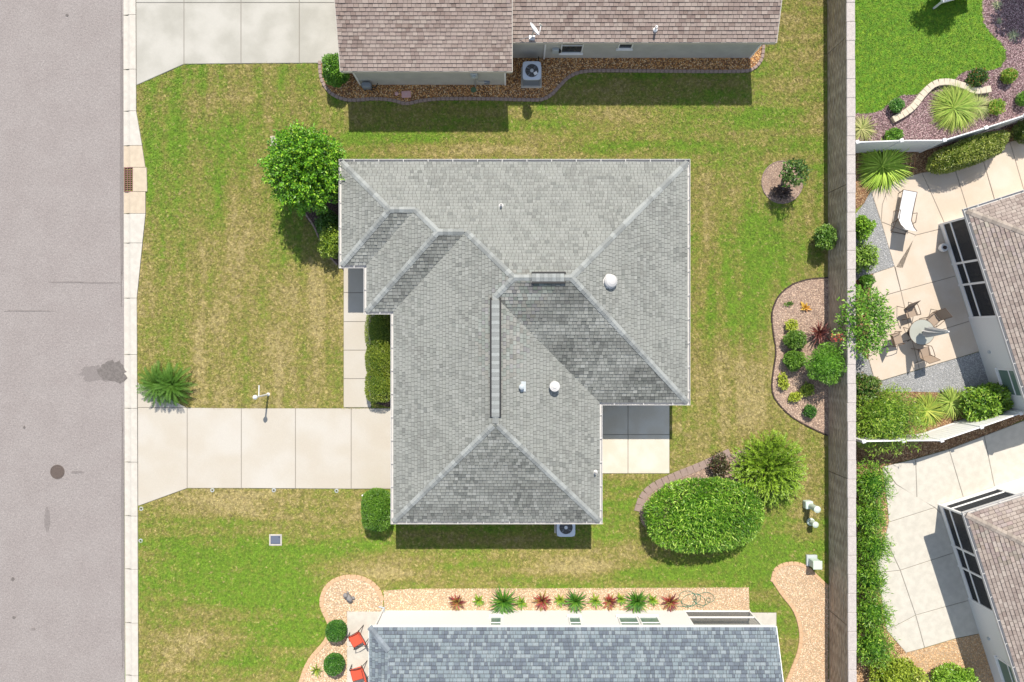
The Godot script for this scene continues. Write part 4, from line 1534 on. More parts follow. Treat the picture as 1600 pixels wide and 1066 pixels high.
func build_brown_house() -> void:
	var house := thing("house", "beige stucco house with brown shingled gable roofs at the top of the photo", "house")
	var g := 0.37
	var h0 := 2.42
	var za := -11.1
	var zb := -12.29
	var zr := -17.6
	wall_ring(house, PackedVector2Array([Vector2(-6.78, -11.43), Vector2(-0.28, -11.43), Vector2(-0.28, -12.63), Vector2(10.63, -12.63), Vector2(10.63, -23), Vector2(-6.78, -23)]), 2.3, M.stucco)
	var roof := Node3D.new()
	put(roof, "roof", house)
	var deck := MB.new()
	var singles := []
	var look := {"exposure": 0.148, "widths": [0.17, 0.21, 0.25], "palette": BROWN_PAL, "mean": Color(0.46, 0.37, 0.33), "spread": 0.7, "lot": true}
	shingle_face(roof, Transform3D(), deck, PackedVector2Array([Vector2(-7.05, za), Vector2(0.0, za), Vector2(0.0, zr), Vector2(-7.05, zr)]), Vector2(-7.05, za), Vector2(0, za), h0, g, look, singles)
	shingle_face(roof, Transform3D(), deck, PackedVector2Array([Vector2(0.0, zb), Vector2(10.87, zb), Vector2(10.87, zr - 0.6), Vector2(0.0, zr - 0.6)]), Vector2(0.0, zb), Vector2(10.87, zb), h0, g, look, singles)
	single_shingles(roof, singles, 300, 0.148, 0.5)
	# far slopes, rakes and the step between the two roofs
	var hr := h0 + g * (za - zr)
	deck.quad(Vector3(-7.05, hr, zr), Vector3(0, hr, zr), Vector3(0, h0, zr - (za - zr)), Vector3(-7.05, h0, zr - (za - zr)))
	deck.quad(Vector3(0, hr - 0.3, zr - 0.6), Vector3(10.87, hr - 0.3, zr - 0.6), Vector3(10.87, h0, zr - 6.4), Vector3(0, h0, zr - 6.4))
	part(roof, "deck", deck, M.deck)
	var rake := MB.new()
	for q in [[-7.06, za, zr, hr], [0.012, za, zr, hr], [10.88, zb, zr - 0.6, h0 + g * (zb - zr + 0.6)]]:
		rake.bar(Vector3(q[0], h0 - 0.09, q[1]), Vector3(q[0], q[3] - 0.09, q[2]), 0.03, 0.2)
	rake.box(Vector3(-3.52, h0 - 0.085, za + 0.01), Vector3(7.06, 0.17, 0.03))
	rake.box(Vector3(5.44, h0 - 0.085, zb + 0.01), Vector3(10.86, 0.17, 0.03))
	part(house, "fascia", rake, M.tan_trim)
	var sf := MB.new()
	sf.box(Vector3(-3.52, h0 - 0.14, za - 0.16), Vector3(7.0, 0.03, 0.3))
	sf.box(Vector3(5.44, h0 - 0.14, zb - 0.16), Vector3(10.8, 0.03, 0.3))
	part(house, "soffit", sf, M.soffit)
	var gab := MB.new()
	gab.facing([Vector3(-6.78, 2.3, -11.43), Vector3(-6.78, 2.3, -23), Vector3(-6.78, hr - 0.2, zr)], Vector3(0, 2, -16))
	gab.facing([Vector3(10.63, 2.3, -12.63), Vector3(10.63, 2.3, -23), Vector3(10.63, hr - 0.55, zr - 0.6)], Vector3(0, 2, -16))
	gab.facing([Vector3(-0.28, 2.3, za - 0.33), Vector3(-0.28, 2.3, zr), Vector3(-0.28, hr - 0.1, zr)], Vector3(-3, 2, -14))
	part(house, "gable_wall", gab, M.stucco)
	# corner boards, windows, boxes and pipes on the shaded wall
	var cb := MB.new()
	for x in [-6.76, -0.3]:
		cb.box(Vector3(x, 1.14, -11.425), Vector3(0.08, 2.28, 0.05), 0, 0.008)
	cb.box(Vector3(10.6, 1.14, -12.625), Vector3(0.08, 2.28, 0.05), 0, 0.008)
	part(house, "corner_board", cb, M.white)
	wall_window(house, Vector3(2.58, 0.62, -12.62), 0.0, 0.95, 1.5, true, M.white, M.pane_dark)
	wall_window(house, Vector3(4.85, 1.07, -12.62), 0.0, 0.62, 0.95, false, M.white, M.pane_dark)
	var ds := MB.new()
	ds.bar(Vector3(1.42, 2.3, -12.42), Vector3(1.42, 2.05, -12.58), 0.08, 0.07)
	ds.bar(Vector3(1.42, 2.1, -12.585), Vector3(1.42, 0.1, -12.585), 0.08, 0.07)
	part(house, "downspout", ds, M.white)
	var em := MB.new()
	em.box(Vector3(-1.62, 1.35, -11.36), Vector3(0.3, 0.5, 0.14), 0, 0.02)
	em.lathe(Transform3D(Basis(Vector3.RIGHT, PI / 2), Vector3(-1.62, 1.42, -11.29)), [Vector2(0.09, 0), Vector2(0.09, 0.09), Vector2(0, 0.1)], 16)
	part(house, "electric_meter", em, M.meter_grey)
	var cd := MB.new()
	cd.tube([Vector3(-1.62, 1.12, -11.36), Vector3(-1.62, 0.05, -11.36)], 0.03, 8)
	cd.tube([Vector3(-1.5, 1.12, -11.36), Vector3(-1.5, 0.6, -11.36), Vector3(-1.1, 0.5, -11.36)], 0.018, 6)
	part(house, "conduit", cd, M.galv)
	var jb := MB.new()
	jb.box(Vector3(-1.1, 0.42, -11.38), Vector3(0.24, 0.2, 0.1), 0, 0.015)
	part(house, "junction_box", jb, M.ac_side)
	var db := MB.new()
	db.box(Vector3(1.88, 0.95, -12.56), Vector3(0.28, 0.32, 0.14), 0, 0.02)
	part(house, "disconnect_box", db, M.meter_grey)
	var db2 := MB.new()
	db2.box(Vector3(2.08, 0.9, -12.57), Vector3(0.1, 0.18, 0.1), 0, 0.01)
	part(house, "switch_box", db2, M.black)
	var hr2 := thing("hose_reel", "dark hose reel box on the wall beside the round corner bush", "hose reel", Vector3(-6.4, 0, -11.25))
	var rb := MB.new()
	rb.box(Vector3(0, 0.42, 0), Vector3(0.42, 0.36, 0.26), 0, 0.06)
	part(hr2, "housing", rb, M.ac_side)
	var hd := MB.new()
	hd.tube([Vector3(0.2, 0.42, 0.05), Vector3(0.36, 0.42, 0.1), Vector3(0.44, 0.5, 0.06), Vector3(0.5, 0.5, -0.08)], 0.02, 6)
	part(hr2, "hose", hd, M.black)
	for s in [-1, 1]:
		var lg := MB.new()
		lg.box(Vector3(s * 0.16, 0.13, 0), Vector3(0.04, 0.26, 0.2))
		part(hr2, "leg", lg, M.dark_metal)
	air_conditioner("grey air conditioner standing on the river rock bed of the brown house", spot(831, 111, 0.8), 0.0, true)
	# satellite dish on the roof's lower edge
	var dp := Vector3(0.82, h0 + 0.1, zb - 0.12)
	var dish := thing("satellite_dish", "white satellite dish on the eave of the brown roof", "satellite dish", dp)
	var mast := MB.new()
	mast.tube([Vector3(0, 0, 0), Vector3(0, 0.25, 0.04), Vector3(0.03, 0.55, -0.02)], 0.024, 8)
	mast.tube([Vector3(-0.5, -0.05, 0.05), Vector3(-0.02, 0.3, 0.03)], 0.012, 6)
	mast.box(Vector3(0, 0.03, 0), Vector3(0.24, 0.03, 0.2), 0, 0.008)
	part(dish, "mast", mast, M.galv)
	var bowl := MB.new()
	var bt := Transform3D(Basis(Vector3(0, 0, 1), -1.05) * Basis(Vector3(1, 0, 0), -0.5), Vector3(0.03, 0.58, -0.06))
	bowl.lathe(bt, [Vector2(0.0, 0.0), Vector2(0.12, 0.012), Vector2(0.24, 0.05), Vector2(0.3, 0.08), Vector2(0.3, 0.095), Vector2(0.23, 0.06), Vector2(0.0, 0.02)], 22)
	part(dish, "bowl", bowl, M.white)
	var arm := MB.new()
	arm.tube([bt * Vector3(0.0, 0.0, 0.26), bt * Vector3(0, 0.2, 0.26), bt * Vector3(0, 0.36, 0.06)], 0.014, 6)
	part(dish, "arm", arm, M.white)
	var lnb := MB.new()
	lnb.block(bt * Transform3D(Basis(), Vector3(0, 0.36, 0.04)), Vector3(0.2, 0.07, 0.07), 0.015)
	part(dish, "receiver", lnb, M.tan_trim)
	# flat hardware lying in the stones
	var cover := thing("utility_cover", "pale pink utility cover lying in the river rocks", "utility cover", spot(635, 148, 0.0), 0.06)
	var cvb := MB.new()
	cvb.box(Vector3(0, 0.05, 0), Vector3(0.42, 0.06, 0.3), 0, 0.02)
	part(cover, "lid", cvb, M.pink)
	var knob := MB.new()
	knob.lathe(Transform3D(), [Vector2(0.02, 0.08), Vector2(0.02, 0.09), Vector2(0, 0.09)], 10)
	part(cover, "bolt", knob, M.galv)
	var cap := thing("pipe_cap", "small round pink cleanout cap left of the utility cover", "pipe cap", spot(620, 147, 0.0))
	var cpb := MB.new()
	cpb.lathe(Transform3D(), [Vector2(0.085, 0.0), Vector2(0.085, 0.06), Vector2(0.05, 0.075), Vector2(0, 0.08)], 16)
	part(cap, "cap", cpb, M.pink)
	var valve := thing("valve_box", "round green valve box lid in the rocks under the electric meter", "valve box", spot(740, 141, 0.0))
	var vb := MB.new()
	vb.lathe(Transform3D(), [Vector2(0.13, 0.0), Vector2(0.13, 0.05), Vector2(0.1, 0.06), Vector2(0, 0.06)], 18)
	part(valve, "lid", vb, surf(lin(0.08, 0.14, 0.07), 0.6))
	var pv := MB.new()
	var vp := Vector3(5.95 - 0.1, h0 + g * 0.5, zb - 0.42)
	pv.lathe(Transform3D(Basis(), vp), [Vector2(0.1, 0), Vector2(0.08, 0.05), Vector2(0.05, 0.06), Vector2(0.05, 0.3), Vector2(0.03, 0.3), Vector2(0.03, 0.1), Vector2(0, 0.1)], 12)
	part(roof, "pipe_vent", pv, M.white)


func build_blue_house() -> void:
	var house := thing("house", "white-walled house with a blue-grey shingled roof at the bottom", "house")
	var g := 0.37
	var h0 := 2.4
	var x0 := -5.87
	var x1 := 10.87
	var z0 := 11.77
	var zr := 17.6
	var sk := 0.85
	wall_ring(house, PackedVector2Array([Vector2(-5.77, 12.02), Vector2(7.66, 12.02), Vector2(7.66, 14.2), Vector2(10.62, 14.2), Vector2(10.62, 23), Vector2(-5.77, 23)]), 2.3, M.stucco_white)
	var roof := Node3D.new()
	put(roof, "roof", house)
	var deck := MB.new()
	var singles := []
	var look := {"exposure": 0.146, "widths": [0.1, 0.13, 0.17, 0.23], "palette": BLUE_PAL, "mean": Color(0.265, 0.315, 0.35), "spread": 0.75, "even": true, "lot": true}
	var up := Transform3D()
	shingle_face(roof, up, deck, PackedVector2Array([Vector2(x0, z0), Vector2(x1, z0), Vector2(x1, zr), Vector2(x0 + sk, zr), Vector2(x0 + sk, z0 + sk)]), Vector2(x0, z0), Vector2(x1, z0), h0, g, look, singles)
	shingle_face(roof, up, deck, PackedVector2Array([Vector2(x0, z0), Vector2(x0 + sk, z0 + sk), Vector2(x0 + sk, 22.5), Vector2(x0, 23.4)]), Vector2(x0, z0), Vector2(x0, 23.4), h0, g, look, singles)
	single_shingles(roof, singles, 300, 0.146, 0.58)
	var hr := h0 + g * (zr - z0)
	deck.quad(Vector3(x0 + sk, hr, zr), Vector3(x0, h0, 23.4), Vector3(x1, h0, 23.4), Vector3(x1, hr, zr))
	part(roof, "deck", deck, M.deck)
	ridge_caps(roof, up, Vector3(x0, h0, z0), Vector3(x0 + sk, h0 + g * sk, z0 + sk), 0.04, ["bluecap", Color(0.27, 0.31, 0.35)], 0.14)
	var gab := MB.new()
	gab.facing([Vector3(x0 + sk, h0 + g * sk, z0 + sk), Vector3(x0 + sk, h0 + g * sk, 22.5), Vector3(x0 + sk, hr, zr)], Vector3(0, 3, 17))
	gab.facing([Vector3(x1 - 0.25, 2.3, z0 + 0.3), Vector3(x1 - 0.25, 2.3, 23), Vector3(x1 - 0.25, hr - 0.1, zr)], Vector3(0, 3, 17))
	part(house, "gable_wall", gab, M.stucco_white)
	var fas := MB.new()
	fas.box(Vector3((x0 + x1) * 0.5, h0 - 0.09, z0 - 0.01), Vector3(x1 - x0, 0.18, 0.03))
	fas.box(Vector3(x0 - 0.012, h0 - 0.09, 17.5), Vector3(0.03, 0.18, 11.4))
	fas.bar(Vector3(x1 + 0.012, h0 - 0.09, z0), Vector3(x1 + 0.012, hr - 0.09, zr), 0.03, 0.2)
	part(house, "fascia", fas, M.white)
	var sf := MB.new()
	sf.box(Vector3((x0 + x1) * 0.5, h0 - 0.15, z0 + 0.12), Vector3(x1 - x0 - 0.1, 0.03, 0.26))
	sf.box(Vector3(9.2, h0 - 0.15, 13.2), Vector3(3.2, 0.03, 2.0))
	part(house, "soffit", sf, M.soffit)
	var green := surf(lin(0.13, 0.2, 0.17), 0.2)
	wall_window(house, Vector3(-0.69, 0.82, 12.0), PI, 0.5, 1.25, true, M.white, green)
	wall_window(house, Vector3(2.7, 0.82, 12.0), PI, 0.52, 1.25, true, M.white, green)
	wall_window(house, Vector3(5.0, 0.82, 12.0), PI, 0.84, 1.25, true, M.white, green)
	wall_window(house, Vector3(5.9, 0.82, 12.0), PI, 0.84, 1.25, true, M.white, green)
	# screened lanai at the right end
	var fr := MB.new()
	for x in [7.68, 10.58]:
		fr.box(Vector3(x, 1.12, 12.05), Vector3(0.07, 2.24, 0.07), 0, 0.008)
	for y in [0.05, 0.72, 2.22]:
		fr.box(Vector3(9.13, y, 12.05), Vector3(2.9, 0.07, 0.06), 0, 0.008)
	part(house, "lanai_frame", fr, M.white)
	for q in [[0.39, 0.6], [1.47, 1.4]]:
		var sc := MB.new()
		sc.box(Vector3(9.13, q[0], 12.06), Vector3(2.84, q[1], 0.004))
		part(house, "screen", sc, M.screen_pale)
	var lf := MB.new()
	lf.box(Vector3(9.14, 0.03, 13.1), Vector3(2.96, 0.1, 2.1))
	part(house, "lanai_floor", lf, M.patio_grey)
	var sld := MB.new()
	sld.box(Vector3(9.3, 1.05, 14.16), Vector3(1.8, 2.05, 0.06))
	part(house, "sliding_door", sld, M.pane_dark)
	var dsp := MB.new()
	dsp.tube([Vector3(-5.72, 2.2, 11.9), Vector3(-5.74, 0.1, 11.94)], 0.035, 8)
	part(house, "downspout", dsp, M.white)


func build_villas() -> void:
	build_villa("white villa with tan shingles beside the beige patio with the lounge chair", Vector3(18.6, 0, -5.42), false)
	build_villa("white villa with tan shingles in the lower right corner behind the courtyard", Vector3(18.57, 0, 7.08), true)


func build_villa(label: String, at: Vector3, low: bool) -> void:
	var yaw := asin(0.3056)
	var house := thing("villa", label, "house", at, yaw)
	var frame := Transform3D(Basis(Vector3.UP, yaw), at)
	var g := 0.41
	var h0 := 2.4
	var L := 9.3
	var W := 13.0
	var ins := 0.33
	var t := L * 0.5
	var A := Vector2(0.1, 0.1)
	var B := Vector2(W, 0.1)
	var C := Vector2(W, L - 0.1)
	var D := Vector2(0.1, L - 0.1)
	t = (L - 0.2) * 0.5
	var P := Vector2(0.1 + t, 0.1 + t)
	var Q := Vector2(W - t, 0.1 + t)
	var roof := Node3D.new()
	put(roof, "roof", house)
	var deck := MB.new()
	var singles := []
	var pal := []
	for c in BROWN_PAL:
		pal.append(c * 1.06 + Color(0.02, 0.035, 0.035))
	var look := {"exposure": 0.146, "widths": [0.17, 0.21, 0.25], "palette": pal, "mean": Color(0.48, 0.4, 0.355), "spread": 0.7, "lot": true}
	shingle_face(roof, frame, deck, PackedVector2Array([A, B, Q, P]), A, B, h0, g, look, singles)
	shingle_face(roof, frame, deck, PackedVector2Array([D, A, P]), D, A, h0, g, look, singles)
	shingle_face(roof, frame, deck, PackedVector2Array([B, C, Q]), B, C, h0, g, look, singles)
	shingle_face(roof, frame, deck, PackedVector2Array([C, D, P, Q]), C, D, h0, g, look, singles)
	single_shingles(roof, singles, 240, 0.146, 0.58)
	part(roof, "deck", deck, M.deck)
	var top := func(p: Vector2, r: float) -> Vector3: return Vector3(p.x, h0 + g * r, p.y)
	for q in [[A, P], [D, P]]:
		ridge_caps(roof, frame, top.call(q[0], 0.0), top.call(q[1], t), 0.04, ["tancap", Color(0.42, 0.36, 0.31)])
	var outline := PackedVector2Array([A, B, C, D])
	gutter_run(house, outline, 0, h0, M.gutter)
	gutter_run(house, outline, 3, h0, M.gutter)
	var sf := MB.new()
	sf.prism(outward(outline, -0.02), h0 - 0.19, h0 - 0.12)
	part(house, "soffit", sf, M.soffit)
	# closed walls south and east of the corner lanai
	var z_l := 4.75
	var x_l := 2.95
	var wb := MB.new()
	wb.box(Vector3(ins + 0.08, 1.15, (z_l + L - ins) * 0.5), Vector3(0.16, 2.3, L - ins - z_l))
	wb.box(Vector3((x_l + W) * 0.5, 1.15, ins + 0.08), Vector3(W - x_l, 2.3, 0.16))
	wb.box(Vector3((ins + W) * 0.5, 1.15, L - ins - 0.08), Vector3(W - ins - 0.34, 2.3, 0.16))
	wb.box(Vector3(x_l + 0.08, 1.15, (ins + z_l) * 0.5 + 0.09), Vector3(0.155, 2.3, z_l - ins - 0.2))
	wb.box(Vector3((ins + x_l) * 0.5 + 0.18, 1.15, z_l + 0.08), Vector3(x_l - ins - 0.05, 2.3, 0.155))
	part(house, "wall", wb, M.stucco_white)
	var fl := MB.new()
	fl.box(Vector3((ins + x_l) * 0.5, 0.04, (ins + z_l) * 0.5), Vector3(x_l - ins - 0.02, 0.12, z_l - ins - 0.02))
	part(house, "lanai_floor", fl, M.patio_grey)
	# lanai: low white kickboard, posts, a rail, dark screens
	var zs := [ins + 0.03, 2.22, 3.2, z_l - 0.03]
	for k in zs.size():
		var pb := MB.new()
		pb.box(Vector3(ins + 0.05, 1.14, zs[k]), Vector3(0.09, 2.28, 0.09), 0, 0.008)
		part(house, "post", pb, M.white)
	for x in [x_l - 0.03]:
		var pb := MB.new()
		pb.box(Vector3(x, 1.14, ins + 0.05), Vector3(0.09, 2.28, 0.09), 0, 0.008)
		part(house, "post", pb, M.white)
	var kb := MB.new()
	kb.box(Vector3(ins + 0.05, 0.16, (ins + z_l) * 0.5), Vector3(0.07, 0.32, z_l - ins - 0.12))
	kb.box(Vector3((ins + x_l) * 0.5, 0.16, ins + 0.05), Vector3(x_l - ins - 0.12, 0.32, 0.07))
	part(house, "kickboard", kb, M.white)
	for y in [0.78, 2.2]:
		for q in [[Vector3(ins + 0.05, y, (ins + z_l) * 0.5), Vector3(0.06, 0.07, z_l - ins - 0.12)], [Vector3((ins + x_l) * 0.5, y, ins + 0.05), Vector3(x_l - ins - 0.12, 0.07, 0.06)]]:
			var rl := MB.new()
			rl.box(q[0], q[1], 0, 0.006)
			part(house, "rail", rl, M.white)
	for k in zs.size() - 1:
		for q in [[0.53, 0.41], [1.49, 1.34]]:
			var sb := MB.new()
			sb.box(Vector3(ins + 0.055, q[0], (zs[k] + zs[k + 1]) * 0.5), Vector3(0.004, q[1], zs[k + 1] - zs[k] - 0.1))
			part(house, "screen", sb, M.screen)
	for q in [[0.53, 0.41], [1.49, 1.34]]:
		for w in [[ins + 0.1, x_l - 0.08]]:
			var sb := MB.new()
			sb.box(Vector3((w[0] + w[1]) * 0.5, q[0], ins + 0.055), Vector3(w[1] - w[0], q[1], 0.004))
			part(house, "screen", sb, M.screen)
	wall_window(house, Vector3(ins - 0.005, 0.85, 7.65), -PI / 2, 1.2, 1.3, true, M.white, M.pane)
	var vent := MB.new()
	vent.lathe(Transform3D(Basis(Vector3(0, 0, 1), PI / 2), Vector3(ins + 0.01, 0.7, 6.3)), [Vector2(0.07, 0), Vector2(0.07, 0.06), Vector2(0.04, 0.08), Vector2(0, 0.08)], 14)
	part(house, "dryer_vent", vent, M.meter_grey)
	var base := PackedVector2Array()
	for q in [Vector2(ins, ins), Vector2(W, ins), Vector2(W, L), Vector2(ins, L)]:
		var v := frame * Vector3(q.x, 0, q.y)
		base.append(Vector2(v.x, v.z))
	hard.append(base)


# ---------------------------------------------------------------- fences
func build_fences() -> void:
	var u := 0.0
	var h := 1.75
	var runs := [
		[[[1330, 222], [1340, 222], [1409, 219.5], [1476, 219], [1541, 199.5], [1602, 180], [1668, 160]], "white vinyl fence between the purple mulch bed and the beige patio"],
		[[[1350, 690], [1412, 689], [1472, 688.5], [1534, 667.5], [1596, 646], [1664, 622]], "white vinyl fence behind the shrub row above the courtyard"],
	]
	for r in runs:
		var f := thing("fence", r[1], "fence")
		var pts := []
		for q in r[0]:
			var p := spot(q[0], q[1], h)
			pts.append(Vector3(p.x, 0, p.z))
		for k in pts.size():
			var pb := MB.new()
			pb.box(pts[k] + Vector3(0, h * 0.5, 0), Vector3(0.115, h, 0.115), 0.3, 0.006)
			var post := part(f, "post", pb, M.white)
			var cb := MB.new()
			cb.box(pts[k] + Vector3(0, h + 0.015, 0), Vector3(0.15, 0.03, 0.15), 0.3, 0.006)
			cb.lathe(Transform3D(Basis(Vector3.UP, 0.3 + PI / 4), pts[k] + Vector3(0, h + 0.03, 0)), [Vector2(0.095, 0), Vector2(0, 0.06)], 4)
			part(post, "cap", cb, M.white)
		for k in pts.size() - 1:
			var a: Vector3 = pts[k]
			var b: Vector3 = pts[k + 1]
			var d := (b - a).normalized()
			for y in [h - 0.08, 0.12]:
				var pb := MB.new()
				pb.bar(a + d * 0.06 + Vector3(0, y, 0), b - d * 0.06 + Vector3(0, y, 0), 0.05, 0.14, 0.008)
				part(f, "rail", pb, M.white)
			var n := int(a.distance_to(b) / 0.17)
			for i in n:
				var m := MB.new()
				var c := a.lerp(b, (i + 0.5) / n)
				m.block(Transform3D(Basis(Vector3.UP, atan2(d.x, d.z)), c + Vector3(0, h * 0.5, 0)), Vector3(0.03, h - 0.3, a.distance_to(b) / n - 0.008), 0.005)
				part(f, "board", m, M.white)


# ---------------------------------------------------------------- plants
func make_leaf_meshes() -> void:
	for q in [["oval", 1.0, 0.5, 0.1, 0.12], ["narrow", 1.0, 0.24, 0.05, 0.2], ["strap", 1.0, 0.16, 0.06, 0.45], ["round", 1.0, 0.75, 0.1, 0.05]]:
		var b := MB.new()
		var l: float = q[1]
		var w: float = q[2] * 0.5
		var f: float = q[3]
		var dr: float = q[4]
		var r := Vector3.ZERO
		var m1 := Vector3(0, f * 0.3, l * 0.45)
		var tip := Vector3(0, -dr, l)
		var s1 := Vector3(-w, f, l * 0.4)
		var s2 := Vector3(w, f, l * 0.4)
		var up := Vector3.UP
		var n1 := (up + Vector3.RIGHT * 0.35).normalized()
		var n2 := (up - Vector3.RIGHT * 0.35).normalized()
		b.tri_n(r, m1, s1, n1, n1, n1)
		b.tri_n(s1, m1, tip, n1, n1, n1)
		b.tri_n(r, s2, m1, n2, n2, n2)
		b.tri_n(m1, s2, tip, n2, n2, n2)
		meshes[q[0]] = b.mesh()
	# grass blade: a narrow arching strip one metre long
	var g := MB.new()
	var prev := [Vector3(-0.012, 0, 0), Vector3(0.012, 0, 0)]
	for k in range(1, 6):
		var t := k / 5.0
		var c := Vector3(0, 0.75 * t - 0.42 * t * t, 0.35 * t + 0.42 * t * t)
		var w := 0.014 * (1.0 - t * t * 0.95)
		var now := [c - Vector3(w, 0, 0), c + Vector3(w, 0, 0)]
		var nr := Vector3(0, 1, -0.4 + 0.2 * t).normalized()
		g.tri_n(prev[0], prev[1], now[1], nr, nr, nr)
		g.tri_n(prev[0], now[1], now[0], nr, nr, nr)
		prev = now
	meshes["blade"] = g.mesh()


func sphere_dir(r: RandomNumberGenerator, low := -0.4) -> Vector3:
	var y := r.randf_range(low, 1.0)
	var a := r.randf() * TAU
	var q := sqrt(1.0 - y * y)
	return Vector3(cos(a) * q, y, sin(a) * q)


func shrub(called: String, label: String, category: String, at: Vector3, rad: Vector3, n: int, look: Dictionary, group := "") -> Node3D:
	# at: the middle of the crown; rad: its half sizes. Leaves fill an uneven shell round a lower density of inner leaves.
	var o := thing(called, label, category, Vector3(at.x, 0, at.z), look.get("yaw", 0.0), group)
	var r := RandomNumberGenerator.new()
	r.seed = called.hash() + int(at.x * 100.0) * 31 + int(at.z * 100.0)
	var k_: float = look.get("square", 2.0)
	var amp: float = look.get("lumps", 0.22)
	var freq: float = look.get("lump_size", 22.0)
	var leaf: float = look.get("leaf", 0.1)
	var cols: Array = look.colors
	var depth: float = look.get("depth", 0.3)
	var seed_v := Vector3(at.x, at.y, at.z) * 37.0
	var mid := Vector3(0, at.y, 0)
	var xf := []
	var cc := []
	var flat: float = look.get("flat", 0.5)
	var gaps: float = look.get("gaps", -1.0)
	while xf.size() < n:
		var d := sphere_dir(r, look.get("low", -0.6))
		var b := d / pow(pow(absf(d.x), k_) + pow(absf(d.y), k_) + pow(absf(d.z), k_), 1.0 / k_)
		var ln := lump.get_noise_3dv(d * freq + seed_v)
		if ln < gaps and r.randf() < 0.85:
			continue
		var q := (1.0 + amp * ln * 1.6) * (1.0 - depth * pow(r.randf(), 2.0))
		var p := mid + b * rad * q
		if p.y < 0.03:
			continue
		var out := (b / rad).normalized()
		var dir := (out * r.randf_range(0.2, 1.1) + Vector3(r.randf_range(-1, 1), r.randf_range(-0.5, 0.8), r.randf_range(-1, 1))).normalized()
		var nr := (out * 0.6 + Vector3.UP * flat + Vector3(r.randf_range(-0.7, 0.7), r.randf_range(-0.3, 0.7), r.randf_range(-0.7, 0.7))).normalized()
		var x := nr.cross(dir)
		if x.length() < 0.1:
			continue
		x = x.normalized()
		var s := leaf * r.randf_range(0.65, 1.35)
		xf.append(Transform3D(Basis(x, dir.cross(x), dir).scaled(Vector3.ONE * s), p - dir * s * 0.3))
		var tone := clampf(0.5 + 0.9 * ln + r.randf_range(-0.45, 0.45), 0.0, 1.0)
		var c: Color = cols[0].lerp(cols[1], tone)
		if cols.size() > 2 and r.randf() < look.get("accent", 0.12) * (0.4 + tone):
			c = cols[2]
		if look.has("flowers") and r.randf() < look.flowers[1] and ln > 0.1:
			c = look.flowers[0]
		cc.append(c * r.randf_range(0.82, 1.2))
	stuff(scatter(o, "crown" if category == "tree" else "foliage", meshes[look.get("shape", "oval")], M.leaf, xf, cc))
	# stems and, in clipped shrubs, the dense inner twigs
	var b := MB.new()
	var base := 0.03 if rad.x < 0.6 else 0.05
	var limbs := 3 if rad.x < 0.5 else 6
	for k in limbs:
		var a := TAU * k / limbs + r.randf()
		var e := Vector3(cos(a) * rad.x * 0.5, at.y + rad.y * 0.35, sin(a) * rad.z * 0.5)
		var h0 := at.y * r.randf_range(0.2, 0.45)
		b.tube([Vector3(cos(a) * 0.04, 0, sin(a) * 0.04), Vector3(cos(a) * 0.07, h0, sin(a) * 0.07), e], [base, base * 0.8, base * 0.25], 5)
	part(o, "trunk" if category == "tree" else "stems", b, M.bark)
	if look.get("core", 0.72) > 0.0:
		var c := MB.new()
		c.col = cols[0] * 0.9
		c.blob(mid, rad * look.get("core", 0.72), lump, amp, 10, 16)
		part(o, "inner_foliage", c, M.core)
	return o


func grass_clump(called: String, label: String, category: String, at: Vector3, len: float, n: int, c0: Color, c1: Color, spread := 1.1, wide := 1.6, group := "") -> Node3D:
	var o := thing(called, label, category, at, 0.0, group)
	var r := RandomNumberGenerator.new()
	r.seed = int(at.x * 977.0) + int(at.z * 331.0)
	var xf := []
	var cc := []
	for k in n:
		var a := r.randf() * TAU
		var lean := spread * sqrt(r.randf()) - 0.25
		var s := len * r.randf_range(0.65, 1.1)
		var bs := Basis(Vector3.UP, a) * Basis(Vector3.RIGHT, lean) * Basis.from_scale(Vector3(s * wide, s, s))
		xf.append(Transform3D(bs, Vector3(sin(a), 0, cos(a)) * len * 0.1 * r.randf()))
		cc.append(c0.lerp(c1, r.randf()) * r.randf_range(0.85, 1.2))
	stuff(scatter(o, "blades", meshes["blade"], M.blade, xf, cc))
	return o


func strap_leaf(len: float, w: float, rise: float, sag: float, fold := 0.25) -> ArrayMesh:
	# one arching leaf: z outward, y up
	var key := "strap%s_%s_%s_%s" % [len, w, rise, sag]
	if meshes.has(key):
		return meshes[key]
	var b := MB.new()
	var rows := []
	for k in 6:
		var t := k / 5.0
		var c := Vector3(0, rise * t - sag * t * t, len * t)
		var h := w * 0.5 * (sin(PI * clampf(0.18 + 0.82 * t, 0, 1)) if t < 1.0 else 0.0)
		rows.append([c + Vector3(-h, h * fold, 0), c, c + Vector3(h, h * fold, 0)])
	for k in 5:
		var a = rows[k]
		var d = rows[k + 1]
		b.facing([a[0], a[1], d[1], d[0]], Vector3(0, -9, 0))
		b.facing([a[1], a[2], d[2], d[1]], Vector3(0, -9, 0))
	meshes[key] = b.mesh()
	return meshes[key]


func leaf_mat(c: Color) -> StandardMaterial3D:
	var key := "leaf" + c.to_html(false)
	if not M.has(key):
		var m := StandardMaterial3D.new()
		m.albedo_color = c.linear_to_srgb()
		m.roughness = 0.5
		m.backlight_enabled = true
		m.backlight = (c * 0.4).linear_to_srgb()
		M[key] = m
	return M[key]


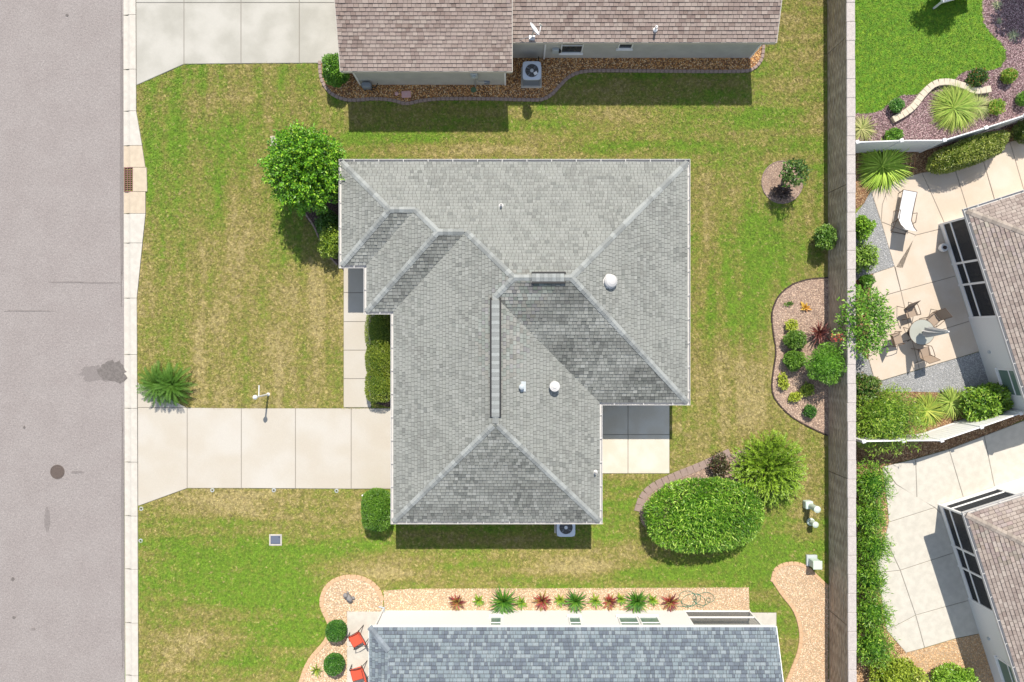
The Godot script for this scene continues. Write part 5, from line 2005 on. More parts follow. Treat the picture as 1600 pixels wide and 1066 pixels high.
func rosette(called: String, label: String, category: String, at: Vector3, r0: float, n: int, w: float, cols: Array, group := "", heads := [Vector3.ZERO]) -> Node3D:
	# leaf by leaf, steep inside and flat outside
	var o := thing(called, label, category, at, 0.0, group)
	var r := RandomNumberGenerator.new()
	r.seed = int(at.x * 977.0) + int(at.z * 331.0) + 5
	for hd in heads:
		for k in n:
			var f := (k + 0.5) / n
			var a := 2.39996 * k + r.randf_range(-0.15, 0.15)
			var m := strap_leaf(r0, w, r0 * 0.75, r0 * 0.5)
			var bs := Basis(Vector3.UP, a) * Basis(Vector3.RIGHT, -1.0 + 1.15 * f) * Basis.from_scale(Vector3.ONE * (0.55 + 0.45 * f) * r.randf_range(0.85, 1.1))
			var c: Color = cols[int(r.randf() * (cols.size() - 0.001))]
			part(o, "leaf", m, leaf_mat(c), Transform3D(bs, hd + Vector3(sin(a), 0, cos(a)) * 0.02 + Vector3(0, 0.03, 0)))
	return o


func frond_mesh(len: float, sag: float, sd: int) -> ArrayMesh:
	# feather leaf of a cycad: rachis and two combs of narrow leaflets
	var r := RandomNumberGenerator.new()
	r.seed = sd
	var b := MB.new()
	var at := func(t: float) -> Vector3: return Vector3(0, len * (0.62 * t - sag * t * t), len * t * (1.0 - 0.12 * t))
	b.col = Color(0.12, 0.16, 0.03)
	b.tube([at.call(0.0), at.call(0.35), at.call(0.7), at.call(1.0)], [0.013, 0.01, 0.007, 0.003], 4)
	for k in 34:
		var t := 0.1 + 0.9 * k / 33.0
		var p: Vector3 = at.call(t)
		var d: Vector3 = (at.call(minf(t + 0.02, 1.0)) - at.call(t - 0.02)).normalized()
		var l := len * 0.125 * sin(PI * clampf(0.22 + 0.66 * t, 0, 1)) * r.randf_range(0.9, 1.1)
		for s in [-1.0, 1.0]:
			var out: Vector3 = (Vector3(s, 0.35, 0) * 1.0 + d * 0.75).normalized()
			var w := d * 0.0095
			var g := r.randf_range(0.8, 1.2)
			b.col = Color(0.065, 0.165, 0.009) * g
			var nr: Vector3 = (d.cross(Vector3(s, 0, 0)) * s + Vector3(s * -0.35, 0.6, 0)).normalized()
			b.tri_n(p - w, p + w, p + out * l, nr, nr, nr)
			b.tri_n(p + out * l * 0.5 - w * 1.1, p + out * l * 0.5 + w * 1.1, p + out * l, nr, nr, nr)
	return b.mesh()


func fan_palm(called: String, label: String, at: Vector3, len: float, n: int, cols: Array) -> Node3D:
	return rosette(called, label, "palm", at, len, n, 0.07, cols)


const GREEN := [Color(0.045, 0.13, 0.008), Color(0.12, 0.27, 0.02)]


func plant_front() -> void:
	shrub("street_tree", "bushy bright green round tree at the grey house's upper left corner", "tree", spot(477, 264, 2.1), Vector3(1.45, 1.5, 1.58), 26000, {"leaf": 0.12, "colors": [Color(0.02, 0.095, 0.004), Color(0.14, 0.35, 0.01), Color(0.3, 0.5, 0.03)], "lumps": 0.32, "lump_size": 66.0, "core": 0.5, "depth": 0.45, "accent": 0.16, "low": -0.75})
	shrub("yellow_green_bush", "small yellow-green bush tucked under the corner tree against the grey roof", "bush", spot(516, 378, 0.7), Vector3(0.5, 0.6, 0.75), 2200, {"leaf": 0.085, "colors": [Color(0.09, 0.17, 0.01), Color(0.24, 0.33, 0.03)], "lumps": 0.25, "depth": 0.4})
	shrub("dark_bush", "dark green bush in the shade between the corner tree and the roof", "bush", spot(512, 350, 0.6), Vector3(0.5, 0.6, 0.5), 1500, {"leaf": 0.1, "colors": [Color(0.03, 0.09, 0.008), Color(0.07, 0.17, 0.015)], "lumps": 0.25})
	shrub("corner_bush", "dense round green bush at the brown house's lower left corner", "bush", spot(524, 110, 0.75), Vector3(0.52, 0.75, 0.6), 4200, {"leaf": 0.085, "colors": [Color(0.035, 0.12, 0.008), Color(0.13, 0.29, 0.02), Color(0.2, 0.38, 0.03)], "lumps": 0.18, "square": 2.4, "core": 0.78})
	# clipped hedge along the front walk, three plants grown together
	var hedge := [Color(0.075, 0.135, 0.01), Color(0.2, 0.255, 0.022), Color(0.27, 0.31, 0.03)]
	for q in [[518, 40, "shaded dark upper plant of the clipped hedge by the front walk"], [561, 27, "middle plant of the clipped hedge, between walk and grey wall"], [603, 28, "lowest plant of the clipped hedge, nearest the driveway"]]:
		shrub("hedge_plant", q[2], "hedge", spot(592, q[0], 0.5), Vector3(0.56, 0.5, 0.022 * q[1] + 0.12), 6500, {"leaf": 0.05, "colors": hedge, "lumps": 0.08, "square": 3.2, "core": 0.78, "depth": 0.22, "low": -0.3}, "clipped hedge along the front walk")
	shrub("round_shrub", "clipped dark green shrub at the grey garage's lower left corner", "shrub", spot(589, 797, 0.65), Vector3(0.66, 0.62, 0.88), 9000, {"leaf": 0.06, "colors": [Color(0.045, 0.13, 0.008), Color(0.12, 0.25, 0.018), Color(0.18, 0.32, 0.03)], "lumps": 0.07, "square": 2.9, "core": 0.78, "depth": 0.22})
	# sago palm by the kerb
	var sago := thing("sago_palm", "dark green sago palm beside the kerb at the driveway's corner", "palm", spot(266, 600, 0.0))
	var fr := [frond_mesh(1.12, 0.42, 1), frond_mesh(1.05, 0.55, 2), frond_mesh(1.18, 0.48, 3)]
	rng.seed = 99
	for hd in [[Vector3(-0.32, 0.35, 0.0), 60], [Vector3(0.32, 0.38, 0.03), 60]]:
		for k in hd[1]:
			var f: float = (k + 0.5) / hd[1]
			var a: float = 2.39996 * k + rng.randf_range(-0.1, 0.1)
			var t := Transform3D(Basis(Vector3.UP, a) * Basis(Vector3.RIGHT, -0.75 + 1.1 * f) * Basis.from_scale(Vector3.ONE * (0.72 + 0.3 * f)), hd[0])
			part(sago, "frond", fr[k % 3], M.frond, t)
		var tb := MB.new()
		tb.tube([Vector3(hd[0].x * 0.5, 0, 0), hd[0] + Vector3(0, 0.02, 0)], [0.16, 0.12], 10)
		part(sago, "trunk", tb, M.bark)


func plant_back() -> void:
	shrub("clipped_hedge", "big oval clipped green hedge right of the grey house's lower corner", "hedge", spot(1098, 805, 0.95), Vector3(2.52, 0.92, 1.6), 15500, {"leaf": 0.155, "colors": [Color(0.05, 0.15, 0.006), Color(0.17, 0.35, 0.02), Color(0.34, 0.5, 0.07)], "lumps": 0.05, "square": 2.25, "core": 0.6, "depth": 0.3, "yaw": 0.1, "accent": 0.2, "shape": "narrow"})
	# airy shrub of long whippy shoots
	var at := spot(1193, 726, 0.0)
	var o := thing("whippy_shrub", "loose lime green shrub of long radiating shoots beside the clipped hedge", "shrub", at)
	var r := RandomNumberGenerator.new()
	r.seed = 321
	var xf := []
	var cc := []
	var twigs := MB.new()
	for k in 620:
		# shoots spring from the crown's inside and wander outwards
		var d := sphere_dir(r, -0.15)
		var l := r.randf_range(0.85, 1.12)
		var f := sqrt(r.randf()) * 0.62
		var root := Vector3(d.x * 1.7 * f, 0.5 + 1.1 * maxf(d.y, 0.0) * f, d.z * 1.6 * f)
		var swing := Vector3(-d.z, 0, d.x) * r.randf_range(-0.55, 0.55)
		var e := (d + swing).normalized()
		var tip := root + Vector3(e.x, maxf(e.y, 0.0) * 0.8 + 0.12, e.z) * r.randf_range(0.55, 0.85)
		tip = Vector3(clampf(tip.x, -1.85 * l, 1.85 * l), tip.y, clampf(tip.z, -1.75 * l, 1.75 * l))
		var bend := (root + tip) * 0.5 + Vector3(r.randf_range(-0.12, 0.12), 0.14, r.randf_range(-0.12, 0.12))
		if k % 3 == 0:
			twigs.tube([Vector3(d.x * 0.2, 0.1, d.z * 0.2), root, bend, tip], [0.014, 0.01, 0.007, 0.003], 3)
		for s in 22:
			var t := 0.05 + 0.95 * s / 21.0
			var p := root.lerp(bend, t).lerp(bend.lerp(tip, t), t)
			var along := (bend.lerp(tip, t) - root.lerp(bend, t)).normalized()
			var side := (along + Vector3(r.randf_range(-1, 1), r.randf_range(-0.4, 1), r.randf_range(-1, 1)) * 0.9).normalized()
			var x := Vector3.UP.cross(side).normalized()
			xf.append(Transform3D(Basis(x, side.cross(x), side).scaled(Vector3.ONE * 0.13 * r.randf_range(0.7, 1.2)), p))
			cc.append(Color(0.09, 0.22, 0.01).lerp(Color(0.27, 0.41, 0.03), t * 0.8 + r.randf() * 0.25) * r.randf_range(0.85, 1.15))
	stuff(scatter(o, "foliage", meshes["narrow"], M.leaf, xf, cc))
	part(o, "shoots", twigs, M.bark)
	shrub("maroon_bush", "small dark maroon bush between the lime shrub and the pink border", "bush", spot(1124, 727, 0.4), Vector3(0.4, 0.4, 0.5), 900, {"leaf": 0.1, "colors": [Color(0.05, 0.03, 0.02), Color(0.09, 0.1, 0.03), Color(0.12, 0.04, 0.03)], "lumps": 0.4, "core": 0.4, "depth": 0.6})
	# small tree in the round bed
	shrub("young_tree", "small open young tree in the round mulch bed", "tree", spot(1242, 270, 1.35), Vector3(0.52, 0.45, 0.52), 800, {"leaf": 0.13, "colors": [Color(0.03, 0.08, 0.012), Color(0.1, 0.19, 0.03)], "lumps": 0.5, "core": 0.0, "depth": 0.75, "gaps": -0.15})
	shrub("maroon_plant", "dark purplish leaves added as the shadow and low foliage of the young tree", "plant", spot(1222, 300, 0.35), Vector3(0.4, 0.3, 0.28), 480, {"leaf": 0.12, "colors": [Color(0.05, 0.035, 0.035), Color(0.1, 0.07, 0.065)], "lumps": 0.4, "core": 0.0, "depth": 0.7})  # not a separate plant: dark leaves put in for the young tree's shadow and foliage
	shrub("wall_shrub", "single green shrub against the long wall above the kidney bed", "shrub", spot(1290, 371, 0.75), Vector3(0.42, 0.5, 0.5), 1700, {"leaf": 0.1, "colors": [Color(0.06, 0.15, 0.015), Color(0.17, 0.29, 0.04)], "lumps": 0.35, "core": 0.6})
	# kidney bed
	var kid := [Color(0.05, 0.13, 0.012), Color(0.14, 0.25, 0.03)]
	shrub("mounded_bush", "upper of two round green bushes in the kidney bed", "bush", spot(1243, 531, 0.4), Vector3(0.46, 0.4, 0.42), 2600, {"leaf": 0.07, "colors": kid, "lumps": 0.2})
	shrub("mounded_bush", "lower of two round green bushes in the kidney bed", "bush", spot(1241, 563, 0.4), Vector3(0.44, 0.4, 0.44), 2600, {"leaf": 0.07, "colors": [Color(0.06, 0.15, 0.012), Color(0.16, 0.3, 0.03)], "lumps": 0.2})
	shrub("leaning_shrub", "large feathery green shrub leaning over the long wall's face", "shrub", spot(1292, 569, 1.05), Vector3(0.88, 0.85, 0.82), 5200, {"leaf": 0.1, "colors": [Color(0.06, 0.18, 0.01), Color(0.18, 0.38, 0.03)], "lumps": 0.3, "core": 0.62, "depth": 0.4, "shape": "narrow"})
	rosette("red_shrub", "wine red spiky shrub beside the long wall in the kidney bed", "shrub", spot(1279, 520, 0.25), 0.62, 64, 0.06, [Color(0.13, 0.035, 0.03), Color(0.2, 0.06, 0.045), Color(0.09, 0.03, 0.03)])
	rosette("orange_croton", "small orange and yellow plant alone in the kidney bed's upper half", "plant", spot(1257, 481, 0.0), 0.3, 13, 0.12, [Color(0.5, 0.24, 0.03), Color(0.55, 0.36, 0.06), Color(0.3, 0.13, 0.03)])
	shrub("seedling", "tiny sparse green seedling left of the orange plant", "plant", spot(1233, 475, 0.08), Vector3(0.2, 0.08, 0.1), 60, {"leaf": 0.09, "colors": kid, "core": 0.0, "depth": 0.8})
	var lime := [Color(0.24, 0.32, 0.02), Color(0.45, 0.5, 0.06)]
	shrub("lime_plant", "lime yellow plant just above the two round bushes", "plant", spot(1237, 509, 0.2), Vector3(0.27, 0.2, 0.24), 600, {"leaf": 0.075, "colors": lime, "lumps": 0.4, "core": 0.5})
	shrub("lime_plant", "upright lime yellow plant near the kidney bed's left border", "plant", spot(1224, 596, 0.2), Vector3(0.2, 0.2, 0.36), 600, {"leaf": 0.075, "colors": lime, "lumps": 0.4, "core": 0.5, "yaw": 0.2})
	shrub("lime_plant", "lime yellow plant in the kidney bed's lower part, left of a darker one", "plant", spot(1242, 620, 0.18), Vector3(0.3, 0.18, 0.18), 520, {"leaf": 0.075, "colors": lime, "lumps": 0.4, "core": 0.5, "yaw": 0.5})
	shrub("olive_plant", "olive green plant under the leaning shrub", "plant", spot(1262, 609, 0.22), Vector3(0.28, 0.22, 0.26), 700, {"leaf": 0.08, "colors": [Color(0.11, 0.19, 0.015), Color(0.25, 0.33, 0.04)], "lumps": 0.4, "core": 0.55})
	shrub("dark_plant", "small dark green plant alone at the kidney bed's lower end", "plant", spot(1266, 643, 0.25), Vector3(0.26, 0.25, 0.28), 750, {"leaf": 0.075, "colors": [Color(0.03, 0.11, 0.015), Color(0.08, 0.21, 0.03)], "lumps": 0.25, "core": 0.6})


func plant_blue_bed() -> void:
	var red := [Color(0.2, 0.03, 0.03), Color(0.32, 0.06, 0.05), Color(0.28, 0.14, 0.04), Color(0.13, 0.03, 0.03), Color(0.24, 0.2, 0.05)]
	var green := [Color(0.035, 0.13, 0.012), Color(0.07, 0.2, 0.018), Color(0.13, 0.26, 0.025), Color(0.05, 0.16, 0.012)]
	var lime := [Color(0.18, 0.3, 0.025), Color(0.28, 0.36, 0.04), Color(0.1, 0.22, 0.02)]
	for q in [[714, 940, 0.36, "red spiky plant, leftmost in the tan rock strip"], [847, 938, 0.42, "large deep red spiky plant between the two left ferns"], [952, 939, 0.34, "red spiky plant right of the middle fern"], [1047, 940, 0.4, "red spiky plant beside the coiled hose"]]:
		rosette("bromeliad", q[3], "plant", spot(q[0], q[1], 0.03), q[2] * 1.22, 44, 0.085, red, "red plants along the blue-roofed house")
	rosette("fern", "largest green fern in the tan rock strip, above the left window", "fern", spot(787, 937, 0.03), 0.8, 96, 0.07, green, "ferns along the blue-roofed house", [Vector3(0, 0.1, 0)])
	rosette("fern", "green fern above the small middle window of the white house", "fern", spot(899, 937, 0.03), 0.64, 84, 0.065, green, "ferns along the blue-roofed house", [Vector3(0, 0.08, 0)])
	rosette("fern", "green fern in the tan rock strip above the paired windows", "fern", spot(994, 937, 0.03), 0.68, 84, 0.065, green, "ferns along the blue-roofed house", [Vector3(0, 0.08, 0)])
	for q in [[748, 938, 0.26, "small lime plant between the leftmost red plant and the largest fern"], [814, 941, 0.26, "small lime plant touching the largest fern's right side"], [875, 937, 0.26, "small lime plant left of the middle fern"], [930, 938, 0.3, "lime plant right of the middle fern"], [970, 936, 0.24, "small lime plant left of the right fern"], [1019, 937, 0.24, "small lime plant right of the right fern"]]:
		rosette("lime_plant", q[3], "plant", spot(q[0], q[1], 0.03), q[2] * 1.3, 26, 0.08, lime, "small lime plants along the blue-roofed house")
	rosette("agave", "yellow-green spiky plant at the lower left of the tan bed", "plant", spot(495, 1046, 0.03), 0.38, 22, 0.06, [Color(0.22, 0.3, 0.03), Color(0.34, 0.4, 0.06), Color(0.12, 0.2, 0.02)])
	var ball := {"leaf": 0.055, "colors": [Color(0.025, 0.1, 0.012), Color(0.075, 0.21, 0.02), Color(0.11, 0.26, 0.03)], "lumps": 0.05, "core": 0.86, "depth": 0.16, "square": 2.2}
	shrub("ball_shrub", "upper of two clipped dark green balls in the tan bed", "shrub", spot(525, 986, 0.42), Vector3(0.45, 0.42, 0.45), 4000, ball)
	shrub("ball_shrub", "lower of two clipped dark green balls in the tan bed", "shrub", spot(522, 1038, 0.42), Vector3(0.44, 0.42, 0.44), 4000, ball)


func plant_villa_yard() -> void:
	var wheat := Color(0.4, 0.38, 0.16)
	grass_clump("fountain_grass", "large drooping fountain grass inside the curve of the low block wall", "grass clump", spot(1488, 170, 0.02), 1.3, 3000, Color(0.15, 0.28, 0.02), Color(0.38, 0.45, 0.09), 1.35, 0.9)
	grass_clump("fountain_grass", "pale fountain grass joined to the large clump's right side", "grass clump", spot(1524, 168, 0.02), 0.85, 900, Color(0.25, 0.36, 0.09), wheat, 1.3, 0.9)
	grass_clump("fountain_grass", "bright green arching grass clump below the upper white fence", "grass clump", spot(1377, 260, 0.02), 1.45, 1300, Color(0.2, 0.36, 0.02), Color(0.36, 0.5, 0.06), 1.3, 1.5)
	grass_clump("fountain_grass", "small grass tuft at the bark bed's lower left, under the arching clump", "grass clump", spot(1354, 282, 0.02), 0.55, 220, Color(0.14, 0.26, 0.02), Color(0.32, 0.4, 0.08), 1.3, 1.5)
	grass_clump("fountain_grass", "buff grass tuft half hidden by the long wall above the white fence", "grass clump", spot(1346, 202, 0.02), 0.8, 420, Color(0.22, 0.28, 0.06), wheat, 1.2, 1.4)
	for q in [[1583, 56, 0.4, "pale striped grass tuft beside the dark shade in the purple bed"], [1557, 8, 0.36, "pale striped grass tuft at the photo's top edge"], [1561, 33, 0.22, "tiny pale grass tuft on the purple bed's left rim"]]:
		grass_clump("liriope", q[3], "grass clump", spot(q[0], q[1], 0.02), q[2], 160, Color(0.3, 0.34, 0.16), Color(0.5, 0.5, 0.33), 1.4, 1.8)
	var mid := [Color(0.05, 0.16, 0.012), Color(0.16, 0.32, 0.03)]
	var pale := [Color(0.1, 0.22, 0.012), Color(0.26, 0.4, 0.04), Color(0.4, 0.26, 0.06)]
	shrub("round_bush", "round green bush left of the low curved block wall", "bush", spot(1401, 165, 0.28), Vector3(0.29, 0.28, 0.3), 1300, {"leaf": 0.065, "colors": [Color(0.04, 0.15, 0.02), Color(0.12, 0.28, 0.04)]})
	shrub("dark_bush", "dark bush with rusty leaf tips above the low curved block wall", "bush", spot(1527, 121, 0.3), Vector3(0.4, 0.3, 0.38), 1500, {"leaf": 0.08, "colors": [Color(0.02, 0.07, 0.01), Color(0.08, 0.16, 0.02), Color(0.28, 0.1, 0.02)], "lumps": 0.35, "core": 0.55})
	shrub("round_bush", "light green round bush at the right of the villa lawn's tip", "bush", spot(1577, 118, 0.28), Vector3(0.32, 0.28, 0.32), 1400, {"leaf": 0.065, "colors": pale})
	shrub("round_bush", "light green round bush right of the large fountain grass", "bush", spot(1557, 167, 0.28), Vector3(0.32, 0.28, 0.34), 1400, {"leaf": 0.065, "colors": pale})
	shrub("round_bush", "green bush cut by the photo's right edge above the fence", "bush", spot(1599, 155, 0.28), Vector3(0.28, 0.28, 0.3), 1100, {"leaf": 0.065, "colors": mid})
	shrub("round_bush", "green bush against the upper side of the white fence", "bush", spot(1397, 211, 0.35), Vector3(0.36, 0.32, 0.28), 1500, {"leaf": 0.07, "colors": mid})
	shrub("fence_hedge", "long olive clipped hedge along the upper white fence", "hedge", spot(1513, 238, 0.75), Vector3(1.72, 0.75, 0.56), 9500, {"leaf": 0.075, "colors": [Color(0.09, 0.14, 0.012), Color(0.25, 0.29, 0.04), Color(0.38, 0.4, 0.12)], "lumps": 0.12, "square": 2.6, "core": 0.85, "depth": 0.2, "yaw": 0.36})
	shrub("edge_hedge", "olive hedge end at the photo's right edge below the fence", "hedge", spot(1606, 205, 0.6), Vector3(0.62, 0.6, 0.5), 2600, {"leaf": 0.075, "colors": [Color(0.06, 0.11, 0.012), Color(0.16, 0.2, 0.03)], "lumps": 0.15, "core": 0.8})
	# plants between wall and gravel
	shrub("wall_bush", "bright green bush hugging the wall beside the slate gravel wedge", "bush", spot(1346, 356, 0.7), Vector3(0.42, 0.55, 0.5), 1500, {"leaf": 0.11, "colors": [Color(0.08, 0.2, 0.01), Color(0.24, 0.42, 0.03)], "lumps": 0.35, "core": 0.6})
	shrub("wall_bush", "light green bush hugging the wall below the slate gravel wedge", "bush", spot(1350, 402, 0.6), Vector3(0.5, 0.5, 0.58), 1700, {"leaf": 0.11, "colors": [Color(0.1, 0.2, 0.02), Color(0.26, 0.4, 0.06)], "lumps": 0.4, "core": 0.55, "depth": 0.5})
	shrub("wall_bush", "small dark round bush above the crape myrtle", "bush", spot(1355, 439, 0.4), Vector3(0.27, 0.3, 0.27), 800, {"leaf": 0.08, "colors": [Color(0.04, 0.12, 0.01), Color(0.1, 0.22, 0.02)]})
	var cm := {"leaf": 0.11, "colors": [Color(0.045, 0.14, 0.01), Color(0.16, 0.34, 0.025), Color(0.28, 0.42, 0.06)], "lumps": 0.55, "lump_size": 44.0, "core": 0.0, "depth": 0.6, "gaps": -0.2, "flat": 0.9}
	shrub("crape_myrtle", "crape myrtle reaching over the long wall beside the patio table", "tree", spot(1352, 503, 1.8), Vector3(0.95, 0.7, 1.3), 4600, cm)
	var fl := thing("flower_cluster", "red crape myrtle blossom hanging over the wall's face", "flowers", spot(1310, 528, 2.05))
	var xf := []
	var cc := []
	rng.seed = 12
	for k in 90:
		var d := Vector3(rng.randf_range(-0.3, 0.25), rng.randf_range(-0.08, 0.08), rng.randf_range(-0.14, 0.14) )
		xf.append(Transform3D(Basis.from_euler(Vector3(rng.randf() * 3, rng.randf() * 6, rng.randf() * 3)).scaled(Vector3.ONE * 0.07), d))
		cc.append(Color(0.5, 0.05, 0.05).lerp(Color(0.6, 0.16, 0.1), rng.randf()))
	stuff(scatter(fl, "petals", meshes["round"], M.red_leaf, xf, cc))
	var stem := MB.new()
	stem.tube([Vector3(0.9, -0.2, -0.5), Vector3(0.35, 0.0, -0.15), Vector3(-0.2, 0.0, 0.0)], [0.02, 0.012, 0.006], 5)
	part(fl, "twig", stem, M.bark)
	# shrub row above the lower white fence
	shrub("dark_shrub", "dark shrub with brownish tips between the wall and gravel strip", "shrub", spot(1350, 606, 0.7), Vector3(0.62, 0.65, 0.6), 2200, {"leaf": 0.1, "colors": [Color(0.04, 0.1, 0.012), Color(0.12, 0.2, 0.03), Color(0.26, 0.2, 0.08)], "lumps": 0.35, "core": 0.65})
	shrub("viburnum", "big yellow-green shrub filling the corner of wall and lower fence", "shrub", spot(1384, 655, 0.95), Vector3(1.5, 0.95, 1.35), 9000, {"leaf": 0.13, "colors": [Color(0.08, 0.18, 0.01), Color(0.24, 0.37, 0.03), Color(0.38, 0.46, 0.07)], "lumps": 0.4, "lump_size": 60.0, "core": 0.6, "depth": 0.5, "shape": "narrow"})
	grass_clump("yucca", "yellow-tipped spiky clump right of the big yellow-green shrub", "spiky plant", spot(1447, 641, 0.02), 0.95, 900, Color(0.1, 0.2, 0.015), Color(0.38, 0.42, 0.06), 1.25, 2.2)
	grass_clump("yucca", "second spiky clump with a paler heart beside the gravel strip", "spiky plant", spot(1484, 629, 0.02), 0.9, 800, Color(0.13, 0.24, 0.02), Color(0.38, 0.44, 0.1), 1.25, 2.2)
	shrub("broadleaf_shrub", "glossy broadleaf shrub under the villa's shaded window wall", "shrub", spot(1539, 630, 0.7), Vector3(1.0, 0.72, 0.75), 3600, {"leaf": 0.14, "colors": [Color(0.06, 0.16, 0.01), Color(0.2, 0.34, 0.03), Color(0.32, 0.44, 0.06)], "lumps": 0.3, "core": 0.7, "yaw": 0.3})
	# row along the courtyard side of the wall
	var row := [Color(0.035, 0.13, 0.006), Color(0.17, 0.34, 0.02), Color(0.3, 0.44, 0.05)]
	var many := {"leaf": 0.13, "colors": row, "lumps": 0.5, "lump_size": 60.0, "core": 0.55, "depth": 0.6, "shape": "narrow"}
	for q in [[1363, 757, 0.75, 0.9, "first dark green shrub below the brown mulch band, by the courtyard corner"], [1358, 806, 0.6, 0.62, "narrow shrub with yellowing leaves, second in the courtyard row"], [1362, 853, 0.7, 0.75, "shrub bulging into the courtyard, third in its row"], [1358, 905, 0.6, 0.8, "shrub between bare tan patches, fourth in the courtyard row"], [1362, 958, 0.75, 0.75, "wide open shrub, fifth in the courtyard row"], [1364, 1010, 0.8, 0.8, "shrub beside the tan gravel's upper corner, sixth in the courtyard row"]]:
		shrub("row_shrub", q[4], "shrub", spot(q[0], q[1], 0.75), Vector3(q[2], 0.75, q[3]), 2900, many, "shrubs along the courtyard wall")
	shrub("gold_shrub", "golden green shrub at the photo's bottom edge near the wall", "shrub", spot(1401, 1056, 0.6), Vector3(1.05, 0.6, 0.75), 4200, {"leaf": 0.11, "colors": [Color(0.13, 0.2, 0.012), Color(0.34, 0.42, 0.04)], "lumps": 0.35, "core": 0.7})
	shrub("green_shrub", "fresh green shrub cut by the photo's bottom edge below the tan gravel", "shrub", spot(1492, 1062, 0.5), Vector3(1.0, 0.5, 0.55), 3000, {"leaf": 0.11, "colors": [Color(0.09, 0.22, 0.012), Color(0.26, 0.42, 0.04)], "lumps": 0.3, "core": 0.7})
	shrub("yard_tree", "leafy tree just past the top edge, shading the bright villa lawn", "tree", Vector3(18.95, 2.2, -15.95), Vector3(0.85, 0.45, 0.5), 1500, {"leaf": 0.15, "colors": mid, "lumps": 0.5, "core": 0.0, "depth": 0.7, "gaps": -0.1})
	shrub("yard_tree", "dense tree beyond the corner, its shade on the purple mulch", "tree", Vector3(22.75, 2.0, -16.0), Vector3(0.95, 0.7, 0.95), 2500, {"leaf": 0.15, "colors": mid, "lumps": 0.4, "core": 0.6})


